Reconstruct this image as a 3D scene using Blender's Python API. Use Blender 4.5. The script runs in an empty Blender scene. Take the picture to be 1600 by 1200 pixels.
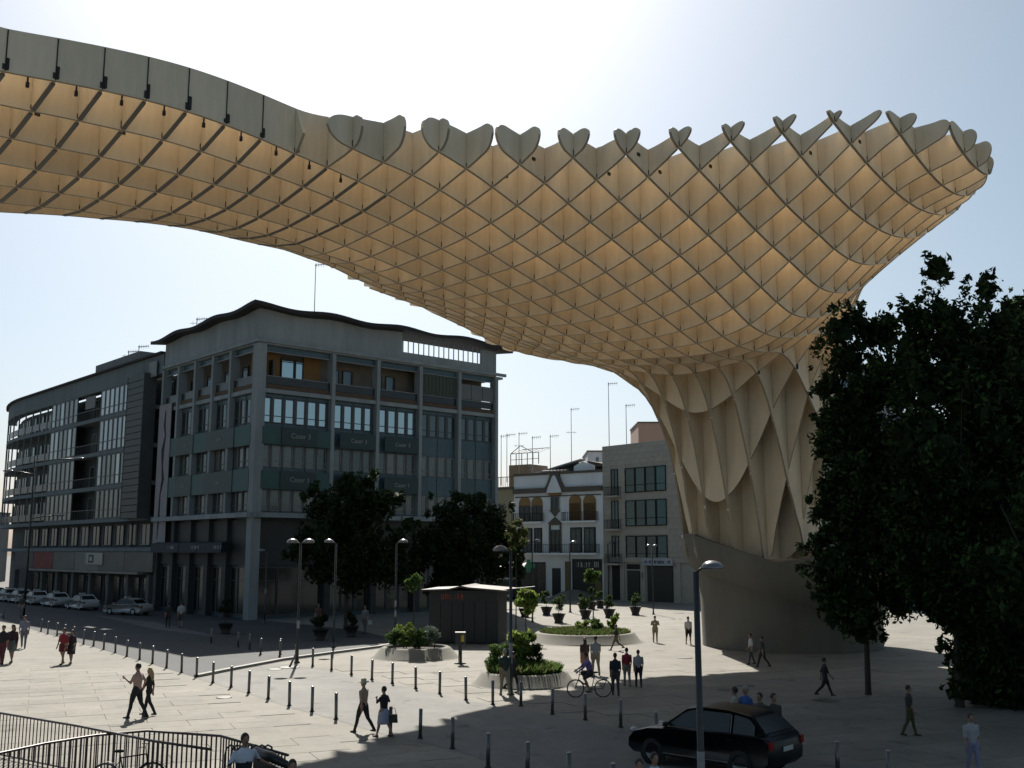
import bpy, bmesh, math, random
import numpy as np
from mathutils import Vector, Matrix
R = math.radians
rnd = random.Random(7)
C = bpy.context.scene.collection
scene = bpy.context.scene

# ------------------------------------------------------------------ camera, sky, sun, exposure
F, HOR, CAMH = 1640.0, 862.0, 5.5          # focal length and horizon row for a 1600 px wide frame, eye height in m
PITCH = math.atan((HOR - 600) / F)
SA, CA = math.sin(PITCH), math.cos(PITCH)
cam = bpy.data.cameras.new('camera'); cam_o = bpy.data.objects.new('camera', cam); C.objects.link(cam_o)
cam_o.location = (0, 0, CAMH); cam_o.rotation_euler = (R(90) + PITCH, 0, 0)
cam.sensor_width = 36; cam.lens = 36 * F / 1600; cam.clip_end = 3000; cam.clip_start = 0.1
scene.camera = cam_o
SUN_EL, SUN_AZ = 42.0, -9.0                # azimuth measured from +Y, negative = to the left
w = bpy.data.worlds.new('World'); scene.world = w; w.use_nodes = True
nt = w.node_tree; bgn = nt.nodes['Background']
sky = nt.nodes.new('ShaderNodeTexSky'); sky.sky_type = 'NISHITA'; sky.sun_disc = False
sky.sun_elevation = R(SUN_EL); sky.sun_rotation = R(SUN_AZ); sky.altitude = 20
sky.air_density = 0.9; sky.dust_density = 2.0; sky.ozone_density = 4.0
hs = nt.nodes.new('ShaderNodeHueSaturation'); hs.inputs['Saturation'].default_value = 0.8; hs.inputs['Hue'].default_value = 0.475
nt.links.new(sky.outputs[0], hs.inputs['Color']); nt.links.new(hs.outputs[0], bgn.inputs[0]); bgn.inputs[1].default_value = 0.058
sd = bpy.data.lights.new('sun', 'SUN'); so = bpy.data.objects.new('sun', sd); C.objects.link(so)
sd.energy = 5.0; sd.angle = R(0.53); sd.color = (1.0, 0.94, 0.84)
_d = Vector((math.sin(R(SUN_AZ)) * math.cos(R(SUN_EL)), math.cos(R(SUN_AZ)) * math.cos(R(SUN_EL)), math.sin(R(SUN_EL))))
so.rotation_euler = _d.to_track_quat('Z', 'Y').to_euler(); so.location = (-20, 120, 110)
vs = scene.view_settings; vs.view_transform = 'Standard'; vs.look = 'None'; vs.gamma = 1; vs.use_curve_mapping = False
vs.exposure = 0.75
scene.cycles.max_bounces = 8; scene.cycles.diffuse_bounces = 5; scene.cycles.glossy_bounces = 3
scene.cycles.caustics_reflective = False; scene.cycles.caustics_refractive = False

# ------------------------------------------------------------------ helpers: surveying from the photograph
def ray(px, py):
    x = (px - 800) / F; y = (600 - py) / F
    return Vector((x, CA - y * SA, SA + y * CA))
def gnd(px, py, z=0.0):
    d = ray(px, py); t = (z - CAMH) / d.z
    return Vector((d.x * t, d.y * t, z))
def at(px, py, depth):                    # point on the pixel ray at horizontal distance `depth`
    d = ray(px, py); t = depth / d.y
    return Vector((d.x * t, depth, CAMH + d.z * t))
def proj(p):
    x, y, z = p[0], p[1], p[2] - CAMH
    c = y * CA + z * SA
    return 800 + F * x / c, 600 - F * (z * CA - y * SA) / c, c

# ------------------------------------------------------------------ materials
_m = {}
ALB = 0.72     # one exposure-wide factor on the surveyed surface colours
def mat(name, col, rough=0.7, var=0.12, scale=1.5, metal=0.0, spec=0.5, bump=0.0, streak=False, rand=0.0, coat=0.0, trans=0.0):
    if name in _m: return _m[name]
    m = bpy.data.materials.new(name); m.use_nodes = True; n = m.node_tree.nodes; l = m.node_tree.links
    b = n['Principled BSDF']
    b.inputs['Roughness'].default_value = rough; b.inputs['Metallic'].default_value = metal
    b.inputs['Specular IOR Level'].default_value = spec; b.inputs['Coat Weight'].default_value = coat
    tc = n.new('ShaderNodeTexCoord')
    ns = n.new('ShaderNodeTexNoise'); ns.inputs['Scale'].default_value = scale; ns.inputs['Detail'].default_value = 6
    ns.inputs['Roughness'].default_value = 0.65
    if streak:
        mp = n.new('ShaderNodeMapping'); mp.inputs['Scale'].default_value = (1, 1, 0.18)
        l.new(tc.outputs['Object'], mp.inputs[0]); l.new(mp.outputs[0], ns.inputs['Vector'])
    else:
        l.new(tc.outputs['Object'], ns.inputs['Vector'])
    mr = n.new('ShaderNodeMapRange'); mr.inputs['From Min'].default_value = 0.3; mr.inputs['From Max'].default_value = 0.7
    mr.inputs['To Min'].default_value = 1 - var; mr.inputs['To Max'].default_value = 1 + var
    l.new(ns.outputs['Fac'], mr.inputs['Value'])
    val = mr.outputs['Result']
    if rand:
        oi = n.new('ShaderNodeObjectInfo'); m2 = n.new('ShaderNodeMapRange')
        m2.inputs['To Min'].default_value = 1 - rand; m2.inputs['To Max'].default_value = 1 + rand
        l.new(oi.outputs['Random'], m2.inputs['Value'])
        mm = n.new('ShaderNodeMath'); mm.operation = 'MULTIPLY'; l.new(val, mm.inputs[0]); l.new(m2.outputs['Result'], mm.inputs[1]); val = mm.outputs[0]
    mx = n.new('ShaderNodeVectorMath'); mx.operation = 'SCALE'; mx.inputs[0].default_value = [c_*ALB for c_ in col[:3]]
    l.new(val, mx.inputs['Scale']); l.new(mx.outputs[0], b.inputs['Base Color'])
    if bump:
        bp = n.new('ShaderNodeBump'); bp.inputs['Strength'].default_value = bump; bp.inputs['Distance'].default_value = 0.02
        n2 = n.new('ShaderNodeTexNoise'); n2.inputs['Scale'].default_value = scale * 14; l.new(tc.outputs['Object'], n2.inputs['Vector'])
        l.new(n2.outputs['Fac'], bp.inputs['Height']); l.new(bp.outputs[0], b.inputs['Normal'])
    if trans:
        tr = n.new('ShaderNodeBsdfTranslucent'); ms = n.new('ShaderNodeMixShader'); ms.inputs[0].default_value = trans
        l.new(mx.outputs[0], tr.inputs[0]); l.new(b.outputs[0], ms.inputs[1]); l.new(tr.outputs[0], ms.inputs[2])
        l.new(ms.outputs[0], n['Material Output'].inputs[0])
    _m[name] = m; return m
def paving(name, col, rand=0.0, wear=1.0):
    if name in _m: return _m[name]
    m = bpy.data.materials.new(name); m.use_nodes = True; n = m.node_tree.nodes; l = m.node_tree.links
    b = n['Principled BSDF']; b.inputs['Roughness'].default_value = .82; b.inputs['Specular IOR Level'].default_value = .3
    g = n.new('ShaderNodeNewGeometry'); val = None
    def mul(x):
        nonlocal val
        if val is None: val = x; return
        q = n.new('ShaderNodeMath'); q.operation = 'MULTIPLY'; l.new(val, q.inputs[0]); l.new(x, q.inputs[1]); val = q.outputs[0]
    for sc, lo, hi, f0, f1 in ((.07,.90,1.10,.35,.65),(.45,.90,1.08,.35,.65),(2.2,.93,1.05,.35,.65),(22,.95,1.05,.3,.7),(.9,.62,1.0,.30,.40)):
        t = n.new('ShaderNodeTexNoise'); t.inputs['Scale'].default_value = sc; t.inputs['Detail'].default_value = 7; t.inputs['Roughness'].default_value = .62; t.inputs['Distortion'].default_value = .6
        l.new(g.outputs['Position'], t.inputs['Vector']); r = n.new('ShaderNodeMapRange'); r.inputs['From Min'].default_value = f0; r.inputs['From Max'].default_value = f1
        r.inputs['To Min'].default_value = 1-(1-lo)*wear; r.inputs['To Max'].default_value = 1+(hi-1)*wear; l.new(t.outputs['Fac'], r.inputs['Value']); mul(r.outputs['Result'])
    v = n.new('ShaderNodeTexVoronoi'); v.inputs['Scale'].default_value = .8; l.new(g.outputs['Position'], v.inputs['Vector'])
    r = n.new('ShaderNodeMapRange'); r.inputs['From Min'].default_value = .035; r.inputs['From Max'].default_value = .06; r.inputs['To Min'].default_value = .55; r.inputs['To Max'].default_value = 1; l.new(v.outputs['Distance'], r.inputs['Value']); mul(r.outputs['Result'])
    if rand:
        oi = n.new('ShaderNodeObjectInfo'); r = n.new('ShaderNodeMapRange'); r.inputs['To Min'].default_value = 1-rand; r.inputs['To Max'].default_value = 1+rand; l.new(oi.outputs['Random'], r.inputs['Value']); mul(r.outputs['Result'])
    mx = n.new('ShaderNodeVectorMath'); mx.operation = 'SCALE'; mx.inputs[0].default_value = [c*ALB for c in col]; l.new(val, mx.inputs['Scale']); l.new(mx.outputs[0], b.inputs['Base Color'])
    bp = n.new('ShaderNodeBump'); bp.inputs['Strength'].default_value = .2; bp.inputs['Distance'].default_value = .01; t = n.new('ShaderNodeTexNoise'); t.inputs['Scale'].default_value = 9
    l.new(g.outputs['Position'], t.inputs['Vector']); l.new(t.outputs['Fac'], bp.inputs['Height']); l.new(bp.outputs[0], b.inputs['Normal'])
    _m[name] = m; return m
def glass(name, col, refl, rough=0.04):
    """opaque looking window glass: dark body under a coated, partly mirroring face"""
    if name in _m: return _m[name]
    m = bpy.data.materials.new(name); m.use_nodes = True; n = m.node_tree.nodes; l = m.node_tree.links
    b = n['Principled BSDF']; b.inputs['Base Color'].default_value = (*col, 1); b.inputs['Roughness'].default_value = 0.25
    g = n.new('ShaderNodeBsdfGlossy'); g.inputs['Roughness'].default_value = rough; g.inputs['Color'].default_value = (0.8, 0.92, 0.95, 1)
    tc = n.new('ShaderNodeTexCoord'); ns = n.new('ShaderNodeTexNoise'); ns.inputs['Scale'].default_value = 0.9
    l.new(tc.outputs['Object'], ns.inputs['Vector'])
    bp = n.new('ShaderNodeBump'); bp.inputs['Strength'].default_value = 0.04; bp.inputs['Distance'].default_value = 0.1
    l.new(ns.outputs['Fac'], bp.inputs['Height']); l.new(bp.outputs[0], g.inputs['Normal'])
    ms = n.new('ShaderNodeMixShader'); ms.inputs[0].default_value = refl
    l.new(b.outputs[0], ms.inputs[1]); l.new(g.outputs[0], ms.inputs[2]); l.new(ms.outputs[0], n['Material Output'].inputs[0])
    _m[name] = m; return m

# ------------------------------------------------------------------ mesh building
class MB:
    def __init__(s): s.v = []; s.f = []; s.mi = []; s.sm = []
    def add(s, vs, fs, mi=0, smooth=False, M=None):
        o = len(s.v)
        if M is not None: vs = [M @ Vector(v) for v in vs]
        s.v += [tuple(v) for v in vs]; s.f += [tuple(i + o for i in f) for f in fs]
        s.mi += [mi] * len(fs); s.sm += [smooth] * len(fs); return s
    def box(s, x0, x1, y0, y1, z0, z1, mi=0, M=None):
        return s.add([(x0,y0,z0),(x1,y0,z0),(x1,y1,z0),(x0,y1,z0),(x0,y0,z1),(x1,y0,z1),(x1,y1,z1),(x0,y1,z1)],
              [(0,3,2,1),(4,5,6,7),(0,1,5,4),(1,2,6,5),(2,3,7,6),(3,0,4,7)], mi, False, M)
    def bar(s, p, q, wx, wz, mi=0):
        p, q = Vector(p), Vector(q); d = q - p; L = d.length
        M = Matrix.Translation(p) @ d.to_track_quat('Y', 'Z').to_matrix().to_4x4()
        return s.box(-wx/2, wx/2, 0, L, -wz/2, wz/2, mi, M)
    def tube(s, pts, rs, n=8, mi=0, smooth=True, cap=True):
        pts = [Vector(p) for p in pts]
        if not isinstance(rs, (list, tuple)): rs = [rs] * len(pts)
        vs = []; prev = None
        for i, p in enumerate(pts):
            d = (pts[min(i+1, len(pts)-1)] - pts[max(i-1, 0)]).normalized()
            if prev is None:
                a = d.orthogonal().normalized()
            else:
                a = (prev - d * prev.dot(d)); a = a.normalized() if a.length > 1e-6 else d.orthogonal().normalized()
            prev = a; b = d.cross(a)
            for k in range(n):
                t = 2 * math.pi * k / n
                vs.append(p + (a * math.cos(t) + b * math.sin(t)) * rs[i])
        fs = [(i*n+k, i*n+(k+1)%n, (i+1)*n+(k+1)%n, (i+1)*n+k) for i in range(len(pts)-1) for k in range(n)]
        if cap: fs += [tuple(range(n-1, -1, -1)), tuple((len(pts)-1)*n + k for k in range(n))]
        return s.add(vs, fs, mi, smooth)
    def lathe(s, prof, n=16, mi=0, smooth=True, M=None, sx=1, sy=1, cap=True):
        vs = [(r*math.cos(2*math.pi*k/n)*sx, r*math.sin(2*math.pi*k/n)*sy, z) for r, z in prof for k in range(n)]
        fs = [(i*n+k, i*n+(k+1)%n, (i+1)*n+(k+1)%n, (i+1)*n+k) for i in range(len(prof)-1) for k in range(n)]
        if cap: fs += [tuple(range(n-1, -1, -1)), tuple((len(prof)-1)*n + k for k in range(n))]
        return s.add(vs, fs, mi, smooth, M)
    def ell(s, c, rx, ry, rz, n=10, m=6, mi=0):
        prof = [(max(1e-3, math.sin(math.pi*i/m)), -math.cos(math.pi*i/m)) for i in range(m+1)]
        M = Matrix.Translation(Vector(c)) @ Matrix.Diagonal((rx, ry, rz, 1))
        return s.lathe(prof, n, mi, True, M)
    def prism(s, poly, y0, y1, mi=0, M=None):   # polygon in xz, extruded along y
        n = len(poly)
        vs = [(x, y0, z) for x, z in poly] + [(x, y1, z) for x, z in poly]
        fs = [tuple(range(n)), tuple(range(2*n-1, n-1, -1))] + [(i, i+n, (i+1)%n+n, (i+1)%n) for i in range(n)]
        return s.add(vs, fs, mi, False, M)
    def torus(s, c, axis, r, t, n=20, m=6, mi=0):
        c = Vector(c); ax = Vector(axis).normalized(); a = ax.orthogonal().normalized(); b = ax.cross(a)
        vs = []
        for i in range(n):
            u = 2*math.pi*i/n; e = a*math.cos(u) + b*math.sin(u)
            for k in range(m):
                q = 2*math.pi*k/m; vs.append(c + e*(r + t*math.cos(q)) + ax*(t*math.sin(q)))
        fs = [(i*m+k, ((i+1)%n)*m+k, ((i+1)%n)*m+(k+1)%m, i*m+(k+1)%m) for i in range(n) for k in range(m)]
        return s.add(vs, fs, mi, True)
    def mesh(s, name, mats):
        me = bpy.data.meshes.new(name); me.from_pydata(s.v, [], s.f)
        for m in (mats if isinstance(mats, (list, tuple)) else [mats]): me.materials.append(m)
        me.polygons.foreach_set('material_index', s.mi); me.polygons.foreach_set('use_smooth', s.sm); me.update(); return me
    def build(s, name, mats, parent=None, loc=(0,0,0), rz=0, kind=None):
        return link(name, s.mesh(name, mats), parent, loc, rz, kind)
def link(name, me, parent=None, loc=(0,0,0), rz=0, kind=None):
    o = bpy.data.objects.new(name, me); C.objects.link(o); o.location = loc; o.rotation_euler = (0, 0, rz)
    if parent is not None: o.parent = parent
    if kind: o['kind'] = kind
    return o
def tag(o, label, cat, group=None):
    o['label'] = label; o['category'] = cat
    if group: o['group'] = group
    return o
def thing(name, label, cat, loc=(0,0,0), rz=0, group=None):
    o = link(name, None, None, loc, rz); o.empty_display_size = 0.3
    return tag(o, label, cat, group)
def struct(name, me_mb, m):
    return me_mb.build(name, m, kind='structure')
def copy_tree(o, parent=None):
    c = o.copy(); C.objects.link(c)
    if parent is not None: c.parent = parent
    for ch in o.children: copy_tree(ch, c)
    return c
_bx = {}
def piece(name, parent, face, u0, u1, z0, z1, v0, v1, m, kind=None):
    """a box on a facade: u along it, v out of it, z up; face 'R' looks to -y, 'L' looks to -x"""
    dims = (round(u1-u0, 3), round(v1-v0, 3), round(z1-z0, 3)); key = (name, dims, m.name)
    if key not in _bx:
        _bx[key] = MB().box(-dims[0]/2, dims[0]/2, -dims[1]/2, dims[1]/2, -dims[2]/2, dims[2]/2).mesh(name, m)
    return place(name, _bx[key], parent, face, (u0+u1)/2, (v0+v1)/2, (z0+z1)/2, kind)
def place(name, me, parent, face, u, v, z, kind=None):
    if face == 'R': return link(name, me, parent, (u, -v, z), 0, kind)
    return link(name, me, parent, (-v, u, z), R(-90), kind)
_wm = {}
def window(parent, face, u0, u1, z0, z1, v, fm, gm, transom=None, mull=0, fw=0.07, name='window', gn='pane'):
    W, H = round(u1-u0, 3), round(z1-z0, 3); key = (W, H, fm.name, gm.name, transom, mull, fw)
    if key not in _wm:
        b = MB(); a, h, d = W/2, H/2, 0.06
        b.box(-a, a, -d, d, h-fw, h); b.box(-a, a, -d, d, -h, -h+fw); b.box(-a, -a+fw, -d, d, -h+fw, h-fw); b.box(a-fw, a, -d, d, -h+fw, h-fw)
        if transom: b.box(-a+fw, a-fw, -d+.005, d-.005, -h+H*transom-fw*.4, -h+H*transom+fw*.4)
        for k in range(mull):
            x = -a + W*(k+1)/(mull+1); b.box(x-fw*.4, x+fw*.4, -d+.01, d-.01, -h+fw, h-fw)
        g = MB().box(-a+fw*.5, a-fw*.5, 0.0, 0.02, -h+fw*.5, h-fw*.5)
        _wm[key] = (b.mesh(name, fm), g.mesh(gn, gm))
    f = place(name, _wm[key][0], parent, face, (u0+u1)/2, v, (z0+z1)/2)
    link(gn, _wm[key][1], f); return f
def text(s, parent, face, u, v, z, size, m, name='lettering', depth=0.01):
    cu = bpy.data.curves.new(name, 'FONT'); cu.body = s; cu.size = size; cu.extrude = depth; cu.align_x = 'CENTER'; cu.align_y = 'CENTER'
    to = bpy.data.objects.new('tmp', cu); C.objects.link(to)
    dg = bpy.context.evaluated_depsgraph_get(); me = bpy.data.meshes.new_from_object(to.evaluated_get(dg)); bpy.data.objects.remove(to)
    me.transform(Matrix.Rotation(R(90), 4, 'X')); me.materials.clear(); me.materials.append(m)
    return place(name, me, parent, face, u, v, z)
def glyphs(parent, face, u0, u1, z0, z1, v, m, seed=1):      # a line of letter sized strokes too small to read
    g = random.Random(seed); b = MB(); x = 0; W = u1-u0; H = z1-z0
    while x < W-.1:
        w_ = g.uniform(.35,.6)*H; k = g.randrange(4); t = H*.17
        if k != 1: b.box(x, x+t, 0, .02, 0, H*g.uniform(.75,1))
        if k in (0,2): b.box(x+w_-t, x+w_, 0, .02, 0, H*.75)
        if k in (0,1,3): b.box(x+t*1.02, x+w_-t*1.02, .001, .02, H*.55, H*.55+t)
        if k in (1,2): b.box(x+t*1.02, x+w_-t*1.02, .001, .02, 0, t)
        x += w_+.16*H
    return place('lettering', b.mesh('lettering', m), parent, face, u0, v, z0)
def poly_sheet(pts, z):
    b = MB(); b.add([(p[0], p[1], z) for p in pts], [tuple(range(len(pts)))]); return b

# ================================================================== GROUND
M_asph = paving('asphalt', (0.055, 0.06, 0.066), wear=1.3)
M_lane = paving('lane_setts', (0.205, 0.204, 0.194), wear=1.4)
M_pave = paving('plaza_paving', (0.245, 0.233, 0.203), wear=1.2)
M_slab = paving('paving_slab', (0.248, 0.236, 0.206), rand=.08, wear=1.2)
M_kerb = mat('kerb_stone', (0.40, 0.39, 0.36), 0.8, 0.15, 2.0)
struct('ground', MB().add([(-700,-200,-.05),(700,-200,-.05),(700,1500,-.05),(-700,1500,-.05)], [(0,1,2,3)]), mat('far_ground', (0.15,0.145,0.135), 0.9, 0.15, 0.05))
g = gnd
street_px = [(-420,935),(-60,950),(0,966),(64,988),(115,1002),(180,1021),(238,1038),(307,1059),(361,1049),(440,1034),(520,1023),(590,1014),(640,1003),(560,985),(470,975),(380,966),(300,957),(200,948),(100,939),(0,930),(-420,905)]
struct('plaza', poly_sheet([(-60,-5),(60,-5),(75,150),(-110,150)], -0.004), M_pave)
struct('street', poly_sheet([g(*p) for p in street_px], 0.0), M_asph)
lane_px = [(307,1060),(388,1084),(449,1104),(525,1125),(610,1151),(707,1171),(763,1189),(824,1214),(889,1239),(990,1290),(1120,1330),(1500,1330),(1500,1215),(1387,1200),(1200,1180),(1100,1165),(970,1138),(863,1117),(770,1102),(687,1085),(613,1069),(549,1055),(488,1042),(437,1036),(361,1050)]
struct('lane', poly_sheet([g(*p) for p in lane_px], 0.002), M_lane)
# crossing stripes half worn off the street
b = MB()
for k in range(7):
    p0 = g(150+k*14, 962+k*3.2); p1 = g(250+k*14, 974+k*3.2); d = (p1-p0).normalized(); n_ = Vector((-d.y, d.x, 0))*0.22
    b.add([(p0-n_)[:2]+(.004,), (p1-n_)[:2]+(.004,), (p1+n_)[:2]+(.004,), (p0+n_)[:2]+(.004,)], [(0,1,2,3)])
b.build('crossing_marking', mat('worn_road_paint', (0.12,0.12,0.12), 0.8, 0.4, 3), kind='structure')
# kerb along the shaded pavement
kp = [g(*p) for p in [(307,1058),(361,1047),(440,1032),(520,1021),(590,1012),(640,1003)]]
for a_, b_ in zip(kp[:-1], kp[1:]):
    MB().bar(a_ + Vector((0,0,.05)), b_ + Vector((0,0,.05)), 0.28, 0.13).build('kerb', M_kerb, kind='structure')
# single slabs of the near plaza
def inside(p, poly):
    c = False; n = len(poly)
    for i in range(n):
        a_, b_ = poly[i], poly[(i+1) % n]
        if (a_[1] > p[1]) != (b_[1] > p[1]) and p[0] < (b_[0]-a_[0])*(p[1]-a_[1])/(b_[1]-a_[1])+a_[0]: c = not c
    return c
lane_w = [g(*p) for p in lane_px]; street_w = [g(*p) for p in street_px]
SLAB_A = R(24); sax, say = Vector((math.cos(SLAB_A), math.sin(SLAB_A), 0)), Vector((-math.sin(SLAB_A), math.cos(SLAB_A), 0))
plaza_o = bpy.data.objects['plaza']
slab_me = []
for k in range(6):
    h = 0.012 + 0.0012*k; e = 0.006
    b = MB(); W, D = 2.4, 1.2
    b.add([(e,e,0),(W-e,e,0),(W-e,D-e,0),(e,D-e,0),(2*e,2*e,h),(W-2*e,2*e,h),(W-2*e,D-2*e,h),(2*e,D-2*e,h)], [(4,5,6,7),(0,1,5,4),(1,2,6,5),(2,3,7,6),(3,0,4,7)])
    slab_me.append(b.mesh('paving_slab', M_slab))
cand = []
for i in range(-14, 22):
    for j in range(8, 50):
        o = sax*(i*2.4 + (1.2 if j % 2 else 0)) + say*(j*1.2)
        cor = [o, o+sax*2.4, o+sax*2.4+say*1.2, o+say*1.2]; cc = o+sax*1.2+say*0.6
        if any(inside(q, lane_w) or inside(q, street_w) for q in cor+[cc]): continue
        u, v, c = proj(cc)
        if -40 < u < 1640 and v < 1215 and cc.y < 52: cand.append((c, o))
cand.sort(key=lambda t: t[0])
for k, (c, o) in enumerate(cand[:300]):
    link('paving_slab', slab_me[rnd.randrange(6)], plaza_o, (o.x, o.y, -0.004), SLAB_A)
for px, py, r_ in ((1136,1078,.45),(1165,1072,.4),(430,1046,.35),(1290,1095,.5),(1070,1028,.4),(1060,958,.5),(350,1090,.3)):
    p = g(px, py); MB().lathe([(r_,0.0),(r_,.012),(r_-.05,.014)], 20).build('manhole_cover', mat('cast_iron', (0.07,0.07,0.07), 0.6, 0.3, 6, metal=0.6), None, (p.x, p.y, .004), 0, 'structure')

# ================================================================== LATTICE CANOPY
M_pan = mat('cream_coating', (0.97, 0.83, 0.63), 0.62, 0.15, 1.0, spec=0.3, rand=0.08, streak=True)
M_edge = mat('panel_edge', (0.40, 0.35, 0.275), 0.7, 0.15, 2, spec=0.3)
M_steel = mat('dark_steel', (0.045, 0.04, 0.038), 0.5, 0.2, 5, metal=0.5)
M_conc = mat('cast_concrete', (0.19, 0.178, 0.15), 0.85, 0.16, 0.6, bump=0.15, streak=True)
TH = R(47.7); AX = np.array([math.cos(TH), math.sin(TH)]); BX = np.array([-math.sin(TH), math.cos(TH)])
P0 = np.array([-15.13, 29.4]); A0, B0 = P0 @ AX, P0 @ BX; S = 1.5
T = np.array([14.5, 64.0])
def ab(a, b): return AX*a + BX*b
def ij(i, j): return P0 + AX*S*i + BX*S*j
# surveyed heights of the underside at grid nodes (i, j, z), then a few for the sides turned away
CTRL=[(0,0,19.58),(1,0,19.86),(2,0,20.06),(3,0,20.24),(4,0,20.33),(5,0,20.32),(6,0,20.26),(7,0,20.13),(8,0,20.04),(9,0,19.87),(10,0,19.71),(11,0,19.44),(12,0,19.2),(13,0,18.92),(14,0,18.54),(15,0,18.16),(16,0,17.86),(17,0,17.49),(18,0,17.07),(8,1,19.56),(8,2,19.22),(8,3,18.99),(7,1,19.66),(7,2,19.25),(7,3,18.94),(7,4,18.93),(6,1,19.62),(6,2,19.22),(6,3,19.01),(5,1,19.71),(5,2,19.21),(5,3,18.91),(4,1,19.69),(4,2,19.14),(4,3,18.81),(4,4,18.62),(3,1,19.55),(3,2,19.05),(3,3,18.67),(3,4,18.45),(2,1,19.45),(2,2,18.9),(2,3,18.51),(2,4,18.28),(12,-1,19.6),(12,-2,20.07),(12,-3,20.59),(13,-1,19.28),(13,-2,19.59),(13,-3,20.3),(13,-4,20.99),(14,-1,18.78),(14,-2,19.32),(14,-3,19.77),(14,-4,20.43),(14,-5,21.11),(15,-1,18.47),(15,-2,18.75),(15,-3,19.34),(15,-4,19.94),(15,-5,20.55),(16,-7,21.71),(17,-7,21.28),(18,-7,20.7),(19,-7,20.23),(20,-7,19.89),(21,-7,19.63),(22,-7,19.23),(15,-6,21.5),(16,-6,20.9),(17,-6,20.45),(18,-6,19.92),(19,-6,19.41),(20,-6,18.99),(21,-6,18.69),(22,-6,18.29),(23,-6,17.93),(17,-8,22.16),(18,-8,21.55),(19,-8,21.1),(20,-8,20.76),(21,-8,20.39),(22,-8,20.26),(23,-8,20.22),(24,-8,20.28),(18,-9,22.7),(19,-9,22.16),(20,-9,21.72),(21,-9,21.54),(22,-9,21.34),(23,-9,21.21),(24,-9,21.24),(25,-9,21.4),(16,-5,20.09),(17,-5,19.62),(18,-5,19.16),(19,-5,18.73),(20,-5,18.12),(21,-5,17.7),(22,-5,17.26),(23,-5,16.87),(16,-4,19.44),(17,-4,18.95),(18,-4,18.55),(19,-4,18.09),(20,-4,17.44),(21,-4,16.91),(22,-4,16.27),(16,-3,18.95),(17,-3,18.52),(18,-3,17.99),(19,-3,17.5),(20,-3,17.05),(21,-3,16.49),(9,1,19.46),(10,1,19.31),(11,1,19.15),(12,1,18.95),(13,1,18.7),(14,1,18.42),(15,1,18.12),(16,1,17.8),(17,1,17.41),(9,2,19.14),(10,2,19.09),(11,2,18.94),(12,2,18.78),(13,2,18.61),(14,2,18.32),(15,2,18.1),(16,2,17.78),(10,3,18.98),(11,3,18.78),(12,3,18.61)]
XY = [ij(i, j) for i, j, z in CTRL]; ZZ = [z for i, j, z in CTRL]
for i in (-11, -8, -5, -2):
    for j, z in ((0,19.4),(2,18.7),(4,18.0),(5.5,17.8),(7.5,18.4),(9,19.7)): XY.append(ij(i,j)); ZZ.append(z)
for i, j, z in ((7.3,-1,20.3),(8.6,-1,20.2),(9.5,-2,20.7),(10.5,-2,20.6),(11.2,-3,20.9),(2,5.5,17.95),(2,6,18.05),(5,6,18.8),(8,6,19.45),(11,6,19.65),(13,6.2,19.4),(15,6.8,19.15),(18.5,7.8,19.05),(21.2,7.8,18.55),(24,7.6,18.0),(26,6,17.2)): XY.append(ij(i,j)); ZZ.append(z)
for i, z in ((5,18.5),(8,18.8),(11,18.65),(14,18.2)):
    for j, dz in ((4.5,0),(7,.9),(9,1.6)): XY.append(ij(i,j)); ZZ.append(z+dz)
for x, y, z in ((0,57,17.3),(3.7,59,16.4),(-2.8,57,18.2),(-5.5,54.5,18.7),(3,54,16.6),(6,54,16.1),(8,56,15.7),(0,64,17.6),(-3.5,63,18.6),(4,66,17.3),(6,62,16.4),
                (2,72,19.6),(8,74.5,20),(14.5,74,20),(19,71.5,20.6),(8,69,17.8),(14.5,71,17.6),(18.5,57,19.2),(20.3,56,21.2),(21.8,56,22.4),(17,56,17.6),(15,55,16.4),
                (18.8,53,19.6),(20.5,52,21.0),(21.8,51,22.0),(20.2,61,20.2),(22,61,22.2),(20.6,66,20.6),(20.8,45.5,21.75),(19.4,43.4,21.9),(17.3,42.4,22.3),(15.2,41.6,22.5)):
    XY.append(np.array([x,y])); ZZ.append(z)
XY = np.array(XY); ZZ = np.array(ZZ)
def _phi(D): return np.where(D > 1e-9, D*D*np.log(D+1e-12), 0)
_n = len(XY); _K = np.zeros((_n+3, _n+3)); _K[:_n,:_n] = _phi(np.hypot(XY[:,None,0]-XY[None,:,0], XY[:,None,1]-XY[None,:,1])) + np.eye(_n)*3.0
_K[:_n,_n] = 1; _K[:_n,_n+1:] = XY; _K[_n,:_n] = 1; _K[_n+1:,:_n] = XY.T
_W = np.linalg.solve(_K, np.concatenate([ZZ, [0,0,0]]))
def rbf(P): return _phi(np.hypot(P[:,None,0]-XY[None,:,0], P[:,None,1]-XY[None,:,1]))@_W[:_n] + _W[_n] + P@_W[_n+1:]
outl = [ij(-12.2, -.02), ij(6.9, -.02)]
outl += [ij(*q) for q in ((7.2,-1),(9.4,-2),(11.07,-3),(12.4,-4),(13.5,-5),(14.6,-6),(15.6,-7),(16.55,-8),(17.65,-9),(19.05,-9.95),(20.4,-10.7))]
outl += [np.array(p) for p in ((19.1,41.9),(20.3,42.7),(21.3,44.0),(22.0,46.5),(22.4,50),(22.6,55),(22.4,59),(20.6,63.5),(17.8,66.8),(15,68.8),(10.5,71.0))]
outl += [ij(*q) for q in ((29.4,7.6),(26.4,8.8),(23,8.9),(20,8.4),(17.8,7.8),(15,6.9),(13,6.2),(10.5,6.02),(-12.2,6.02))]
OP = np.array(outl); OQ = np.roll(OP, -1, 0)
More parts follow.
